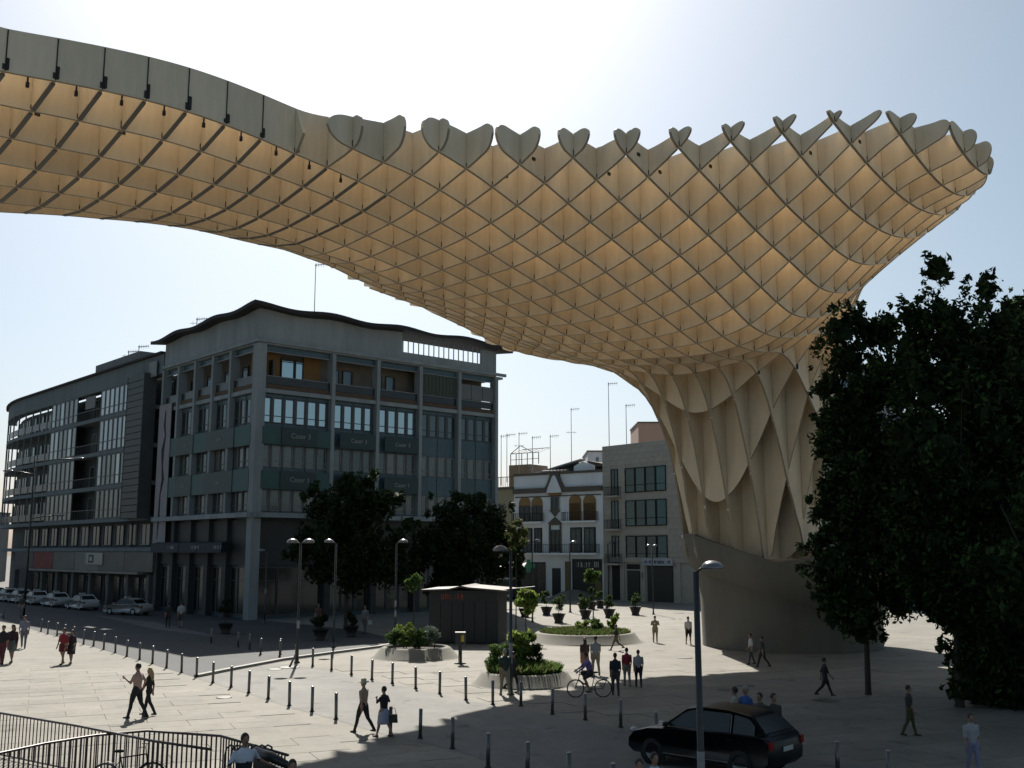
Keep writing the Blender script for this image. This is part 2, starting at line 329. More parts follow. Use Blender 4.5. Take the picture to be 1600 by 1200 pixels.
def dist(P):
    d = OQ - OP; L2 = (d*d).sum(1)
    t = np.clip(((P[:,None,:]-OP)*d).sum(2)/L2, 0, 1); q = OP + t[...,None]*d
    return np.sqrt(((P[:,None,:]-q)**2).sum(2)).min(1)
PR = np.array([0,4.0,4.15,4.5,5.0,5.8,6.8,8.4,10.6]); PZ = np.array([5.1,5.1,6.4,9.4,12.5,14.2,15.3,16.2,17.0])
FR = np.array([0,4.9,5.05,5.4,6.0,7.0,7.8,8.9,10.6,12]); FZ = np.array([5.1,5.1,6.4,8.0,10.0,12.5,14.0,15.5,16.4,16.9])
def sst(x): x = np.clip(x,0,1); return x*x*(3-2*x)
def surf(P, back=0.0):
    d = dist(P); a = P@AX; b = P@BX
    dx = P[:,0]-T[0]; dy = P[:,1]-T[1]; dx = np.where(dx > 0, dx*1.10, dx); dx = np.where(dx > 4.0, 4.0+(dx-4.0)*2, dx)
    r = np.hypot(dx, np.where(dy > 0, dy*1.12, dy))
    if back: r = r*(1+back*(1-sst((r-6.5)/4)))
    k = sst((r-5.0)/5.5); wf = np.clip(-dy/np.maximum(r,.01), 0, 1)
    zb = (np.interp(r, PR, PZ)*(1-wf) + np.interp(r, FR, FZ)*wf)*(1-k) + rbf(P)*k
    t = np.interp((a-A0)/S, [-12,0,8,9,11,12,13,14,15,16,18,19.2,20.5,22.5], [1.35,1.35,1.8,1.75,1.55,1.25,.95,.85,.65,.55,.36,.45,.75,1.0])
    tn = np.interp((a-A0)/S, [7,8,9,10,11,12,13,14], [1.1,1.25,1.4,1.3,1.2,1.1,.92,.82])
    kk = np.where((a-A0)/S < 14, sst((B0-b)/.5), 0); t = t*(1-kk) + np.minimum(t, tn)*kk
    t = t + (2.6-t)*np.maximum(sst(d/4.6), np.where((b > B0+6.5) | (P[:,1] > 56), 1, 0))  # unseen far side given full depth to stop sunlight leaking through its cells
    zt = zb + t
    zt = np.where(r < 11, np.maximum(zt, 18.9), zt)
    w = np.where(b < B0+6, sst((B0-.05-b)/.4), 0); w = np.maximum(w, sst((a-(A0+27))/3))
    q = np.sqrt(np.clip(1-(1-np.clip(d/.34,0,1))**2, 0, 1))*(.88+.12*np.clip(d/.9,0,1)); q = 1-w*(1-q)
    h = zt-zb
    zt2 = zt - 0.45*h*(1-q); zb2 = zt2 - np.maximum(h*q, .06)
    return zb2, np.maximum(zt2, zb2+.05), d
def crossings(o, dr):
    n = np.array([-dr[1], dr[0]]); s0 = (OP-o)@n; s1 = (OQ-o)@n; out = []
    for i in range(len(OP)):
        if (s0[i] > 0) != (s1[i] > 0):
            t = s0[i]/(s0[i]-s1[i]); out.append(float((OP[i]+t*(OQ[i]-OP[i])-o)@dr))
    return sorted(out)
canopy = thing('lattice_canopy', 'huge cream timber waffle canopy flaring out from its fluted trunk and round concrete foot', 'canopy', (T[0], T[1], 0))
panels = []
TK = 0.06
for fam in (0, 1):
    for i in range(-14, 48):
        if fam == 0: o = ab(0, B0+S*i); dr = AX; off = A0; nn = BX
        else: o = ab(A0+S*i, 0); dr = BX; off = B0; nn = AX
        if fam == 0 and i < 0 and False: continue
        cr = crossings(o, dr)
        for s0, s1 in zip(cr[0::2], cr[1::2]):
            k0 = math.ceil((s0-off)/S - 1e-6); k1 = math.floor((s1-off)/S + 1e-6)
            cuts = [s0] + [off+S*k for k in range(k0, k1+1) if off+S*k-s0 > .12 and s1-off-S*k > .12] + [s1]
            for c0, c1 in zip(cuts[:-1], cuts[1:]):
                g0 = .012 if fam == 0 else TK+.012
                e0 = c0 + (g0 if c0 != s0 else 0); e1 = c1 - (g0 if c1 != s1 else 0)
                if fam == 1 and c0 == s0: e0 = c0 + (TK+.03)*(1 if abs(s0-B0) < .1 else 0)
                if e1-e0 < .05: continue
                tip = c0 == s0 or c1 == s1
                mid = o + dr*(c0+c1)/2; rm = math.hypot(*(mid-T))
                n = 12 if (tip or rm < 12) else 5
                ss = np.linspace(e0, e1, n+1)
                if tip: 
                    tt = np.linspace(0,1,n+1)
                    if c0 == s0: ss = e0+(e1-e0)*tt**2
                    else: ss = e1-(e1-e0)*tt[::-1]**2
                P = o + ss[:,None]*dr; zb, zt, d = surf(P, .025 if fam == 1 else 0)
                panels.append((P, zb, zt, nn, mid))
def panel_geo(P, zb, zt, nn, org):
    n = len(P); vs = []
    for k in range(n):
        x, y = P[k]-org
        for sgn in (-1, 1):
            ox, oy = nn*TK*sgn
            vs += [(x+ox, y+oy, zb[k]), (x+ox, y+oy, zt[k])]
    fs = []
    for k in range(n-1):
        a = 4*k; c = a+4
        fs += [(a, c, c+1, a+1), (a+2, a+3, c+3, c+2), (a, a+2, c+2, c), (a+1, c+1, c+3, a+3)]
    fs += [(0,1,3,2), (4*n-4, 4*n-2, 4*n-1, 4*n-3)]
    return vs, fs
def panel_add(mb, pn, org):
    vs, fs = panel_geo(*pn[:4], org); o = len(mb.f); mb.add(vs, fs); n = len(pn[0])
    for k in range(n-1): mb.mi[o+4*k+2] = 1
    return mb
sc_ = []
for k, (P, zb, zt, nn, mid) in enumerate(panels):
    m = len(P)//2
    u, v, c = proj((P[m][0], P[m][1], (zb[m]+zt[m])/2))
    ar = 0
    if c > 1 and -60 < u < 1620 and v > -60:
        q = [proj((P[i][0], P[i][1], z))[:2] for i, z in ((0,zb[0]),(-1,zb[-1]),(-1,zt[-1]),(0,zt[0]))]
        ar = abs(sum(q[i][0]*q[(i+1)%4][1]-q[(i+1)%4][0]*q[i][1] for i in range(4)))/2
        # far panels are mostly hidden behind the near ones
        if mid[1] > 64 or (mid@BX) > B0+9: ar *= .15
    sc_.append(ar)
order = sorted(range(len(panels)), key=lambda k: -sc_[k]); top = set(order[:300])
rest = MB()
for k, pn in enumerate(panels):
    if k in top:
        panel_add(MB(), pn, pn[4]).build('panel', [M_pan, M_edge], canopy, (pn[4][0]-T[0], pn[4][1]-T[1], 0))
    else:
        panel_add(rest, pn, T)
rest.build('panel_lattice', [M_pan, M_edge], canopy, kind='stuff')
# steel brackets at the nodes, soffit strips along the arm, lamps hung under the edge
br = MB(); st = MB(); RZ = Matrix.Rotation(TH, 4, 'Z')
for i in range(-6, 36):
    for j in range(-12, 14):
        p = ab(A0+S*i, B0+S*j)
        if np.hypot(*(p-T)) < 7.5: continue
        d = dist(p[None])[0]
        if d < .2 and j != 0: continue
        if not inside((p[0], p[1]), [tuple(q) for q in OP]) : continue
        zb, zt, _ = surf(p[None]); u, v, c = proj((p[0], p[1], zb[0]))
        if not (-30 < u < 1630): continue
        Mx = Matrix.Translation((p[0]-T[0], p[1]-T[1], zb[0])) @ RZ
        hh = rnd.uniform(.22, .42)
        br.box(-.085,.085,-.085,.085,.05,.05+hh*.6,0,Mx)
        s_ = .1 if rnd.random() < .7 else .13
        br.box(.02,s_,-.10,-.03,.08,.14+hh,0,Mx); br.box(-.12,-.03,.03,.1,.2,.2+hh*.8,0,Mx)
        if rnd.random() < .35:
            m3 = ab(A0+S*(i+.5), B0+S*j); z3, z4, d3 = surf(m3[None])
            if d3[0] > 1 and inside((m3[0],m3[1]), [tuple(q) for q in OP]):
                br.box(-.09,.09,-.1,-.05,.42*(z4[0]-z3[0]),.42*(z4[0]-z3[0])+.13,0,Matrix.Translation((m3[0]-T[0],m3[1]-T[1],z3[0]))@RZ)
        if i < 11 and j >= 0:
            p2 = ab(A0+S*i, B0+S*(j+1)); zb2, _, d2 = surf(p2[None])
            if inside((p2[0],p2[1]), [tuple(q) for q in OP]):
                q0 = Vector((p[0]-T[0], p[1]-T[1], zb[0]-.02)); q1 = Vector((p2[0]-T[0], p2[1]-T[1], zb2[0]-.02)); dd = (q1-q0)
                st.bar(q0+dd*.06, q0+dd*.94, .15, .035)
br.build('bracket', M_steel, canopy, kind='stuff')
st.build('soffit_strip', mat('grey_strip', (0.16,0.15,0.14), 0.6, .1, 3), canopy, kind='stuff')
bl = MB(); bl.tube([(0,0,.3),(0,0,-.1)], .03, 8); bl.tube([(0,0,-.1),(0,0,-.26)], .06, 8)
lamp_me = bl.mesh('floodlight', M_steel)
for i in range(0, 9):
    p = ab(A0+S*(i+.5), B0+.12); zb, zt, _ = surf(p[None])
    link('floodlight', lamp_me, canopy, (p[0]-T[0], p[1]-T[1], zb[0]))
    q = ab(A0+S*i, B0-TK-.015)
    zb, zt, _ = surf(ab(A0+S*i, B0)[None])
    MB().box(-.016,.016,-.012,.012,zb[0]+.02,zt[0]-.02,0,RZ).build('edge_joint', M_steel, canopy, (q[0]-T[0], q[1]-T[1], 0))
# concrete foot
BC = Vector((16.6-T[0], 64.0-T[1], 0))
fb = MB(); N = 72; prof = []
def rim(ph):      # ph measured from the camera side, positive to the right
    return float(np.interp(ph, [-180,-110,-75,-50,-20,20,60,110,180], [6.2,6.5,6.55,5.9,4.95,5.6,6.6,6.8,6.2]))
def crease(ph): return float(np.interp(ph, [-180,-90,-40,0,40,90,180],[4.6,4.6,3.6,2.55,2.3,3.0,4.6]))  # ledge under the collar, deepened so the part below falls into shade
vs_ = []
for k in range(N):
    ph = -180 + 360*k/N; x, y = math.sin(R(ph)), -math.cos(R(ph)); zr, zc = rim(ph), crease(ph)
    for r_, z_ in ((5.2,-.1),(5.2,.4),(5.25,zc*.6),(5.42,zc-.05),(5.86,zc+.05),(6.0,(zc+zr)/2),(6.28,zr-.04),(6.24,zr),(6.02,zr),(5.98,zr-.05),(5.6,4.4),(0.5,4.3)):
        vs_.append((x*r_, y*r_, z_))
m_ = 12
fb.add(vs_, [(k*m_+i, ((k+1)%N)*m_+i, ((k+1)%N)*m_+i+1, k*m_+i+1) for k in range(N) for i in range(m_-1)], 0, True)
fo = fb.build('foot', M_conc, canopy, BC)

# ================================================================== CORNER BUILDING
M_cgrey = mat('grey_concrete', (0.29, 0.335, 0.355), 0.85, 0.22, 0.6, streak=True, bump=0.2)
M_frame = mat('window_frame', (0.07, 0.085, 0.095), 0.5, 0.1, 3)
M_lframe = mat('pale_window_frame', (0.25, 0.265, 0.27), 0.5, 0.1, 3)
M_span = mat('blue_grey_panel', (0.062, 0.118, 0.145), 0.4, 0.12, 0.8, rand=0.12)
M_dark = mat('dark_interior', (0.012, 0.013, 0.014), 0.8, 0.3, 1)
M_green = mat('green_banner', (0.03, 0.10, 0.10), 0.55, 0.12, 1)
M_green2 = mat('dark_green_banner', (0.014, 0.045, 0.05), 0.5, 0.1, 1)
M_letter = mat('pale_lettering', (0.34, 0.38, 0.38), 0.6, 0.05, 2)
M_roof = mat('dark_roof_edge', (0.022, 0.02, 0.022), 0.8, 0.3, 1.5)
M_orange = mat('orange_render', (0.28, 0.17, 0.065), 0.85, 0.15, 1)
M_brown = mat('brown_parapet', (0.11, 0.07, 0.045), 0.8, 0.2, 1)
M_louvre = mat('green_shutter', (0.045, 0.065, 0.045), 0.6, 0.15, 2)
M_rail = mat('rail_paint', (0.05, 0.055, 0.06), 0.5, 0.2, 2)
G_sky = glass('reflecting_glass', (0.02, 0.03, 0.035), 0.55, 0.015)
G_shop = glass('shop_glass', (0.008,0.010,0.011), 0.03, .08)
G_dark = glass('dark_glass', (0.010, 0.014, 0.015), 0.10)
G_blind = [glass('blind_glass_%d' % k, c, 0.06, 0.1) for k, c in enumerate([(0.085,0.09,0.08), (0.055,0.064,0.06), (0.11,0.112,0.10), (0.03,0.036,0.035)])]
def solve_xy(px, py, depth): return at(px, py, depth)
CORN = Vector((gnd(388, 969).x, gnd(388, 969).y, 0)); RA = R(42)
cb = thing('corner_office_building', 'dark blue grey corner office block with a wavy overhanging roof and green banners', 'building', CORN, RA)
_t1 = Vector((math.cos(RA), math.sin(RA))); _t2 = Vector((-math.sin(RA), math.cos(RA)))
def along(org, dr, px):      # distance along a facade direction at which it shows at image column px (at mid height)
    k = (px-800)/F; zc = 9.0*SA
    # X = k*(Y*CA+zc)
    return (k*(org.y*CA+zc) - org.x)/(dr.x - k*dr.y*CA)
def hz(px, py, org, dr):     # height on that facade at the pixel
    t = along(org, dr, px); y = org.y + dr.y*t; return at(px, py, y).z
UR = [0.35] + [along(CORN, _t1, px) for px in (518, 588.5, 655.5, 717, 775)]
UL = [0.35] + [along(CORN, _t2, px) for px in (356, 328, 300, 274, 250)]
WR, WL = UR[-1], UL[-1]
zs = [hz(394, y, CORN, _t1) for y in (535, 604, 617, 657, 692, 727, 763, 797, 805)]
Zbeam, Zbal, Zw3t, Zw3b, Zw2t, Zw2b, Zw1t, Zw1b, Zled = zs
b = MB(); b.box(.7, WR-.05, .7, WL, 0, Zbal-.35); b.build('core_wall', M_span, cb)
b = MB(); b.box(2.2, WR-.1, 2.2, WL, Zbal, Zbeam-.02); b.build('loggia_back_wall', mat('loggia_render', (0.2,0.19,0.165), .85, .15, 1), cb)
b = MB(); b.box(.02, WR, .02, WL, Zbal-.35, Zbal); b.box(.02, WR, .02, WL, Zbeam, Zbeam+.12); b.build('floor_slab', M_cgrey, cb)
# facade bays
def facade(face, U, nwin, first):
    W = U[-1]
    rows = [(Zw3b, Zw3t), (Zw2b, Zw2t), (Zw1b, Zw1t)]
    for k in range(len(U)-1):
        a, c = U[k]+.2, U[k+1]-.2; n = nwin[k]; ww = (c-a)/n
        for m in range(n):
            u0 = a+m*ww
            for r, (z0, z1) in enumerate(rows):
                if face == 'R': gm = G_sky if (r == 0 and k < 3) else (G_dark if (r == 0) else G_blind[rnd.choice([0,0,1,2,2,3])])  # sky reflection placed by giving only these panes a strong mirror
                else: gm = G_dark if r == 0 else G_blind[rnd.choice([1,3,3,1,2])]
                window(cb, face, u0+.1, u0+ww-.1, z0, z1, -.42, M_lframe if (face == 'R' and r) else M_frame, gm, transom=.28, fw=.08)
                if rnd.random() < .25 and r and face == 'R':
                    piece('blind', cb, face, u0+.22, u0+ww-.22, z0+.1+(z1-z0)*.3, z1-.15, -.435, -.425, M_letter if False else mat('pale_blind', (0.12,0.125,0.115), .8, .1, 4))
            for z0, z1 in ((Zled+.25, Zw1b), (Zw1t, Zw2b), (Zw2t, Zw3b), (Zw3t, Zbal-.36)):
                piece('spandrel_panel', cb, face, u0+.02, u0+ww-.02, z0+.03, z1-.03, -.5, -.36-.04*(m % 2), M_span)
            for z0, z1 in rows:
                piece('mullion', cb, face, u0+ww-.1, u0+ww+.1, z0, z1, -.55, -.33, M_frame) if m < n-1 else None
    for k, u in enumerate(U):
        w_ = .8 if k == 0 else .36
        if k == 0 and face == 'L': continue
        if k == 0: continue
        piece('column', cb, face, u-w_/2, u+w_/2, Zled+.25, Zbeam-.01, -.75, .12, M_cgrey)
    # ledge and ground floor
    piece('ledge', cb, face, .0, W, Zled-.15, Zled+.24, -.6, .55, M_cgrey)
    for k in range(len(U)-1):
        a, c = U[k], U[k+1]
        piece('pillar', cb, face, c-.3, c+.3, 0, Zled-.16, -.68, -.1, mat('dark_pillar', (0.05,0.052,0.054), .7, .2, 1))
        n = 3
        for m in range(n):
            u0 = a+.35+(c-a-.7)*m/n; u1 = a+.35+(c-a-.7)*(m+1)/n
            window(cb, face, u0+.03, u1-.03, .25, 4.2, -.62, M_frame, G_shop, transom=.72, name='shop_window')
        piece('fascia', cb, face, a+.32, c-.32, 4.35, Zled-.3, -.66, -.45, mat('dark_fascia', (0.03,0.034,0.036), .6, .25, .7))
facade('R', UR, (6,4,4,4,4), 0)
facade('L', UL, (4,3,3,3,3), 0)
MB().box(-.12,.72,-.12,.72,0,Zbeam-.01).build('corner_column', M_cgrey, cb)
# loggia: railing, brown parapet, doors
doors = {0: [(1.9,3.1,'d'),(3.35,4.0,'d')], 1: [(1.0,2.1,'w')], 2: [(1.0,1.8,'d'),(1.95,2.3,'d')]}
for face, U in (('R', UR), ('L', UL)):
    for k in range(len(U)-1):
        a, c = U[k]+.2, U[k+1]-.2
        piece('balcony_parapet', cb, face, a, c, Zbal+.02, Zbal+.42, -.3, -.18, M_brown)
        piece('balcony_glass', cb, face, a, c, Zbal+.46, Zbal+1.1, -.26, -.23, mat('smoked_balcony_glass', (0.028,0.033,0.035), .25, .1, 1))
        piece('handrail', cb, face, a, c, Zbal+1.1, Zbal+1.16, -.29, -.2, M_lframe)
        piece('lintel', cb, face, a, c, Zbeam-.62, Zbeam-.55, -.2, -.1, M_lframe)
        piece('awning_box', cb, face, a, c, Zbeam-.54, Zbeam-.02, -.5, -.36, M_span)
        if face == 'R' and k == 0:
            piece('orange_wall', cb, face, a, a+2.6, Zbal+.02, Zbeam-.06, -2.19, -1.95, M_orange); piece('orange_wall', cb, face, a+5.0, c, Zbal+.02, Zbeam-.06, -2.19, -1.95, M_orange)
            window(cb, face, a+2.7, a+4.0, Zbal+.1, Zbeam-.7, -1.9, M_frame, G_sky, transom=.3); window(cb, face, a+4.1, a+4.9, Zbal+.1, Zbeam-.7, -1.9, M_frame, G_sky, transom=.3)
        elif face == 'R' and k == 3:
            for m in range(10):
                u0 = a+(c-a)*m/10; piece('shutter', cb, face, u0+.02, u0+(c-a)/10-.02, Zbal+1.2, Zbeam-.64, -.24, -.16, M_louvre)
        elif face == 'R' and k == 4:
            for m in range(3):
                u0 = a+(c-a)*m/3; piece('white_blind', cb, face, u0+.03, u0+(c-a)/3-.03, Zbal+1.2, Zbeam-1.1, -.24, -.16, mat('pale_screen', (0.16,0.17,0.175), .6, .1, 1))
        else:
            for m in range(2):
                u0 = a+.6+m*1.5
                if u0+1.2 < c: window(cb, face, u0, u0+1.1, Zbal+.1, Zbeam-1.0, -2.1, M_frame, G_dark, transom=.3)
# banners
for k in range(3):
    for (z0, z1, txt) in ((Zw2t+.12, Zw3b-.15, 'Caser 3'), (Zw1t+.12, Zw2b-.12, 'Caser 1')):
        a, c = UR[k]+.22, UR[k+1]-.22
        if k == 0:
            piece('banner_cloth', cb, 'R', a, c, z0-.1, z1-.25, .14, .17, M_green)
        m_, hw = (a+c)/2+.2, 1.75 if k == 0 else 1.9
        bn = piece('banner', cb, 'R', max(a, m_-hw), min(c, m_+hw), z0, z1-.2, .20, .25, M_green2)
        if not (k == 1 and txt == 'Caser 1'):
            tx = text(txt, None, 'R', 0, 0, 0, .62 if k == 0 else .55, M_letter); tx.parent = bn; tx.location = (0.1, -.045, 0)
for (z0, z1) in ((Zw2t-.1, Zw3b-.25), (Zw1t-.15, Zw2b-.2)):
    lo = UL[-1]-2.0; e = [UL[0]+.3, UL[1]*.72, UL[2]+.6, UL[3]-.5, UL[4]-.6, lo]
    for k in range(5):
        dk = k % 2 == 1
        bn = piece('banner', cb, 'L', e[k], e[k+1], z0, z1, .16 if dk else .13, .21 if dk else .16, M_green2 if dk else M_green)
        if dk:
            tx = text('Caser', None, 'R', 0, 0, 0, .42, M_letter); tx.parent = bn; tx.location = (0, -.045, 0)
# parapet below the roof, a slatted opening at its right end, wave roof
Ztop = hz(394, 490, CORN, _t1)
uo0, uo1 = along(CORN, _t1, 626), along(CORN, _t1, 752)
par = MB(); par.box(0, uo0, 0, .3, Zbeam+.12, Ztop+.55); par.box(uo0, WR, 0, .3, Zbeam+.12, Zbeam+1.15); par.box(uo1, WR, 0, .3, Zbeam+1.15, Ztop+.1)
par.box(0, .3, .3, WL, Zbeam+.12, Ztop+.55)
par.box(0,.3,.3,WL,Zbeam+.12,Zbeam+.13); par.build('parapet', M_cgrey, cb)
piece('string_course', cb, 'R', -.1, WR+1.2, Zbeam+.13, Zbeam+.42, .003, .22, M_cgrey); piece('string_course', cb, 'L', -.1, WL, Zbeam+.13, Zbeam+.42, .003, .22, M_cgrey)
MB().box(WR-.1, WR+1.0, .1, 6, Zbeam-.1, Zbeam+.1).build('side_ledge', M_cgrey, cb)
for m in range(16):
    u = uo0+.15+(uo1-uo0)*m/16; piece('slat', cb, 'R', u, u+.07, Zbeam+1.15, Ztop+.35, -.2, -.12, M_lframe)
def wave(s): return .14*math.cos(2*math.pi*s/7.3)
rf = MB(); D_ = 2.6
def strip(n, f_out, f_in):
    vs = []
    for k in range(n+1):
        (xo, yo, zo), (xi, yi, zi) = f_out(k/n), f_in(k/n)
        vs += [(xo, yo, zo), (xo, yo, zo+.32), (xi, yi, zi), (xi, yi, zi+.32)]
    fs = []
    for k in range(n):
        a, c = 4*k, 4*k+4
        fs += [(a, c, c+1, a+1), (a+1, c+1, c+3, a+3), (a, a+2, c+2, c), (a+2, a+3, c+3, c+2)]
    fs += [(0,1,3,2), (4*n, 4*n+2, 4*n+3, 4*n+1)]
    rf.add(vs, fs, 0, False)
Zr = Ztop + .45
OV = 1.1
strip(44, lambda t: (-OV+(WR+2.2*OV)*t, -OV, Zr+wave((WR+OV)*t)+(-.5*max(0,(t-.93)/.07))), lambda t: ((D_)*(1-t)+(WR+OV)*t, D_, Zr-.1))
strip(34, lambda t: (-OV, -OV+(WL+2*OV)*t, Zr+wave((WL+OV)*t)-.3*t), lambda t: (D_, D_+(WL-D_)*t, Zr-.1))
rf.build('wave_roof', M_roof, cb)
MB().box(7.2, WR-.1, 7.2, WL, Zbeam+.12, Zbeam+.2).build('roof_deck', M_cgrey, cb)
uch = along(CORN, _t1, 538)
MB().box(uch-.8, uch+.8, 3.2, 4.6, Zbeam, Zr+1.25).build('chimney', M_cgrey, cb)
# blue fascia band, shaped as slim awnings, over the left hand shops
for a, c in ((UL[1]-1.2, UL[2]), (UL[2]+.1, UL[3]), (UL[3]+.1, UL[4]+2.5)):
    m_ = MB(); m_.prism([(0, 0), (.55, -.12), (.6, -.95), (0, -.85)], -(c-a)/2, (c-a)/2)
    aw_ = place('awning', m_.mesh('awning', mat('blue_fascia', (0.006,0.014,0.034), .7, .15, 1)), cb, 'L', (a+c)/2, .25, Zled-2.1)
    aw_.rotation_euler = (0,0,R(180))
    glyphs(cb, 'L', (a+c)/2-.8, (a+c)/2+.8, Zled-2.75, Zled-2.4, .86, M_letter, int(a))
# tall pale banner with a black brush stroke at the far end of the left facade
ub = along(CORN, _t2, 258)
ba = piece('tall_banner', cb, 'L', ub-1.35, ub+1.35, hz(258,850,CORN,_t2), hz(258,632,CORN,_t2), .17, .22, mat('mauve_white_cloth', (0.30,0.29,0.32), .7, .1, 1))
sk = MB(); H_ = ba.dimensions.z if ba.dimensions.z > 1 else 14
st_pts = [(.15,6.0,.10),(.05,4.6,.20),(.35,3.6,.12),(-.1,2.2,.32),(.0,.6,.14),(.25,-.6,.28),(-.2,-2.0,.12),(-.25,-4.2,.2),(-.4,-6.2,.06)]
vs = []
for x, z, w_ in st_pts: vs += [(x-w_, 0, z), (x+w_, 0, z), (x-w_, -.012, z), (x+w_, -.012, z)]
fs = [f for k in range(len(st_pts)-1) for f in ((4*k+2,4*k+3,4*k+7,4*k+6),(4*k,4*k+4,4*k+5,4*k+1),(4*k,4*k+2,4*k+6,4*k+4),(4*k+1,4*k+5,4*k+7,4*k+3))]
link('brush_stroke', MB().add(vs, fs).mesh('brush_stroke', mat('black_ink', (.01,.01,.01), .8, .1, 2)), ba, (0, -.027, 0))

# ================================================================== LONG APARTMENT BLOCK ON THE LEFT
ORG2 = CORN + Vector((_t2.x, _t2.y, 0))*(WL+.05)
lb = thing('apartment_block', 'long dark apartment block with balcony bands curving away beside the corner office', 'building', ORG2, RA)
def ul(px): return along(ORG2, _t2, px)
Lz = [hz(203, y, ORG2, _t2) for y in (560, 596, 641, 699, 756, 810, 850)]
Ltop, Lpar, F4, F3, F2, F1, Fs = Lz
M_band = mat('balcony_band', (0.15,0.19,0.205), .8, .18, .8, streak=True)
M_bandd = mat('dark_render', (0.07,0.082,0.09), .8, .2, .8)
CU0 = ul(30); RADC = 42.0
def fp(u, v):           # plan of the facade: straight, then bending away to the left
    if u <= CU0: return (-v, u)
    a = (u-CU0)/RADC; return (RADC-(RADC+v)*math.cos(a), CU0+(RADC+v)*math.sin(a))
UEND = CU0 + 15
def band(name, u0, u1, z0, z1, v0, v1, m, n=None):
    n = n or (max(1, int((u1-u0)/1.5)) if u1 > CU0 else 1)
    vs = []
    for k in range(n+1):
        u = u0+(u1-u0)*k/n
        for v, z in ((v0,z0),(v1,z0),(v1,z1),(v0,z1)):
            x, y = fp(u, v); vs.append((x, y, z))
    fs = [(4*k+i, 4*k+(i+1)%4, 4*k+4+(i+1)%4, 4*k+4+i) for k in range(n) for i in range(4)] + [(0,1,2,3), (4*n+3,4*n+2,4*n+1,4*n)]
    return MB().add(vs, fs).build(name, m, lb)
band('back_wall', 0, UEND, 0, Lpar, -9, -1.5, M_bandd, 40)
band('parapet_wall', 0, UEND, Lpar, Ltop-.5, -1.0, .1, M_band, 40)
band('roof_edge', 0, UEND, Ltop-.5, Ltop-.3, -1.2, .45, M_roof, 40)
for zf in (F4, F3, F2, F1):
    band('balcony_slab', 2.4, UEND, zf-.3, zf+.12, -1.5, .1, M_band, 40)
band('balcony_slab', 0, UEND, F1-3.3, F1-2.9, -1.5, .1, M_band, 40)
levels = [(F4+.13, Lpar), (F3+.13, F4-.32), (F2+.13, F3-.32), (F1+.13, F2-.32)]
G_cur = [glass('curtain_glass_%d' % k, c, 0.14, 0.05) for k, c in enumerate([(0.30,0.33,0.35), (0.42,0.45,0.46), (0.2,0.225,0.24)])]
def glazed(u0, u1, z0, z1, n, gms, v=.02):
    for m in range(n):
        a = u0+(u1-u0)*m/n; c = u0+(u1-u0)*(m+1)/n
        window(lb, 'L', a+.03, c-.03, z0+.02, z1-.02, v, M_frame, rnd.choice(gms), transom=.3, fw=.09, name='bay_window')
ub0, ub1 = ul(203), ul(152); uc0, uc1 = ul(116), ul(75)
for k, (z0, z1) in enumerate(levels):
    glazed(ub0, ub1, z0, z1, 7, G_cur if k < 2 else (G_cur+G_blind if k == 2 else G_blind))
    glazed(uc0, uc1, z0, z1, 6, ([G_cur[0], G_cur[2]]+G_blind) if k < 2 else G_blind)
    # open balcony between the bays: railing of bars, door behind
    piece('balcony_rail', lb, 'L', ub1+.05, uc0-.05, z0+.95, z0+1.02, .0, .06, M_rail)
    for m in range(14):
        u = ub1+.1+(uc0-ub1-.2)*m/13; piece('baluster', lb, 'L', u-.02, u+.02, z0, z0+.95, .01, .05, M_rail)
    window(lb, 'L', ub1+.8, ub1+2.6, z0+.05, z0+2.5, -1.44, M_frame, G_dark, name='balcony_door')
    window(lb, 'L', uc0-2.4, uc0-.9, z0+.05, z0+2.5, -1.44, M_lframe, rnd.choice(G_blind), name='balcony_door')
    # curved end: posts, door panes and railings
    n = 9
    for m in range(n):
        u = uc1+1.5+(UEND-uc1-4)*m/(n-1)
        x, y = fp(u, .0); link('post', MB().box(-.07,.07,-.07,.07,0,z1-z0).mesh('post', M_band), lb, (x, y, z0))
        x, y = fp(u+1.3, -1.42); a_ = -R(90) - ((u-CU0)/RADC if u > CU0 else 0)
        fm, gm = M_frame, rnd.choice(G_blind + [G_dark, G_cur[2]])
        o = window(lb, 'L', 0, 2.2, z0, z0+2.5, 0, fm, gm, mull=1, name='balcony_door'); o.location = (x, y, z0+1.28); o.rotation_euler = (0,0,a_)
    band('balcony_rail', uc1+.2, UEND-1, z0+.2, z0+1.0, -.02, .03, mat('railing_glass', (0.03,0.036,0.04), .3, .1, 1), 24)
# dark slatted screen standing out from the wall
us0, us1 = ul(234), ul(207)
zs0, zs1 = F1-.1, hz(220, 588, ORG2, _t2)
piece('screen_side', lb, 'L', us0, us0+.12, zs0, zs1, -.3, 1.0, M_bandd); piece('screen_side', lb, 'L', us1-.12, us1, zs0, zs1, -.3, 1.0, M_bandd)
nsl = 22
for m in range(nsl):
    z = zs0+(zs1-zs0)*m/nsl; piece('screen_slat', lb, 'L', us0+.125, us1-.125, z+.03, z+(zs1-zs0)/nsl-.03, .8, .98, mat('dark_slat', (0.014,0.022,0.025), .5, .2, 1))
for k, (z0, z1) in enumerate(levels): window(lb, 'L', .6, us0-.3, z0+.4, z1-.4, -1.35, M_frame, G_dark, transom=.4)
piece('pale_sign', lb, 'L', ul(243), ul(231), hz(236,590,ORG2,_t2), hz(236,566,ORG2,_t2), .3, .4, mat('pale_sign_board', (0.22,0.24,0.25), .6, .2, 1))
piece('pale_sign', lb, 'L', ul(144), ul(129), levels[0][0]+1.2, levels[0][1]-.3, .05, .12, mat('pale_screen', (0.16,0.17,0.175), .6, .1, 1))
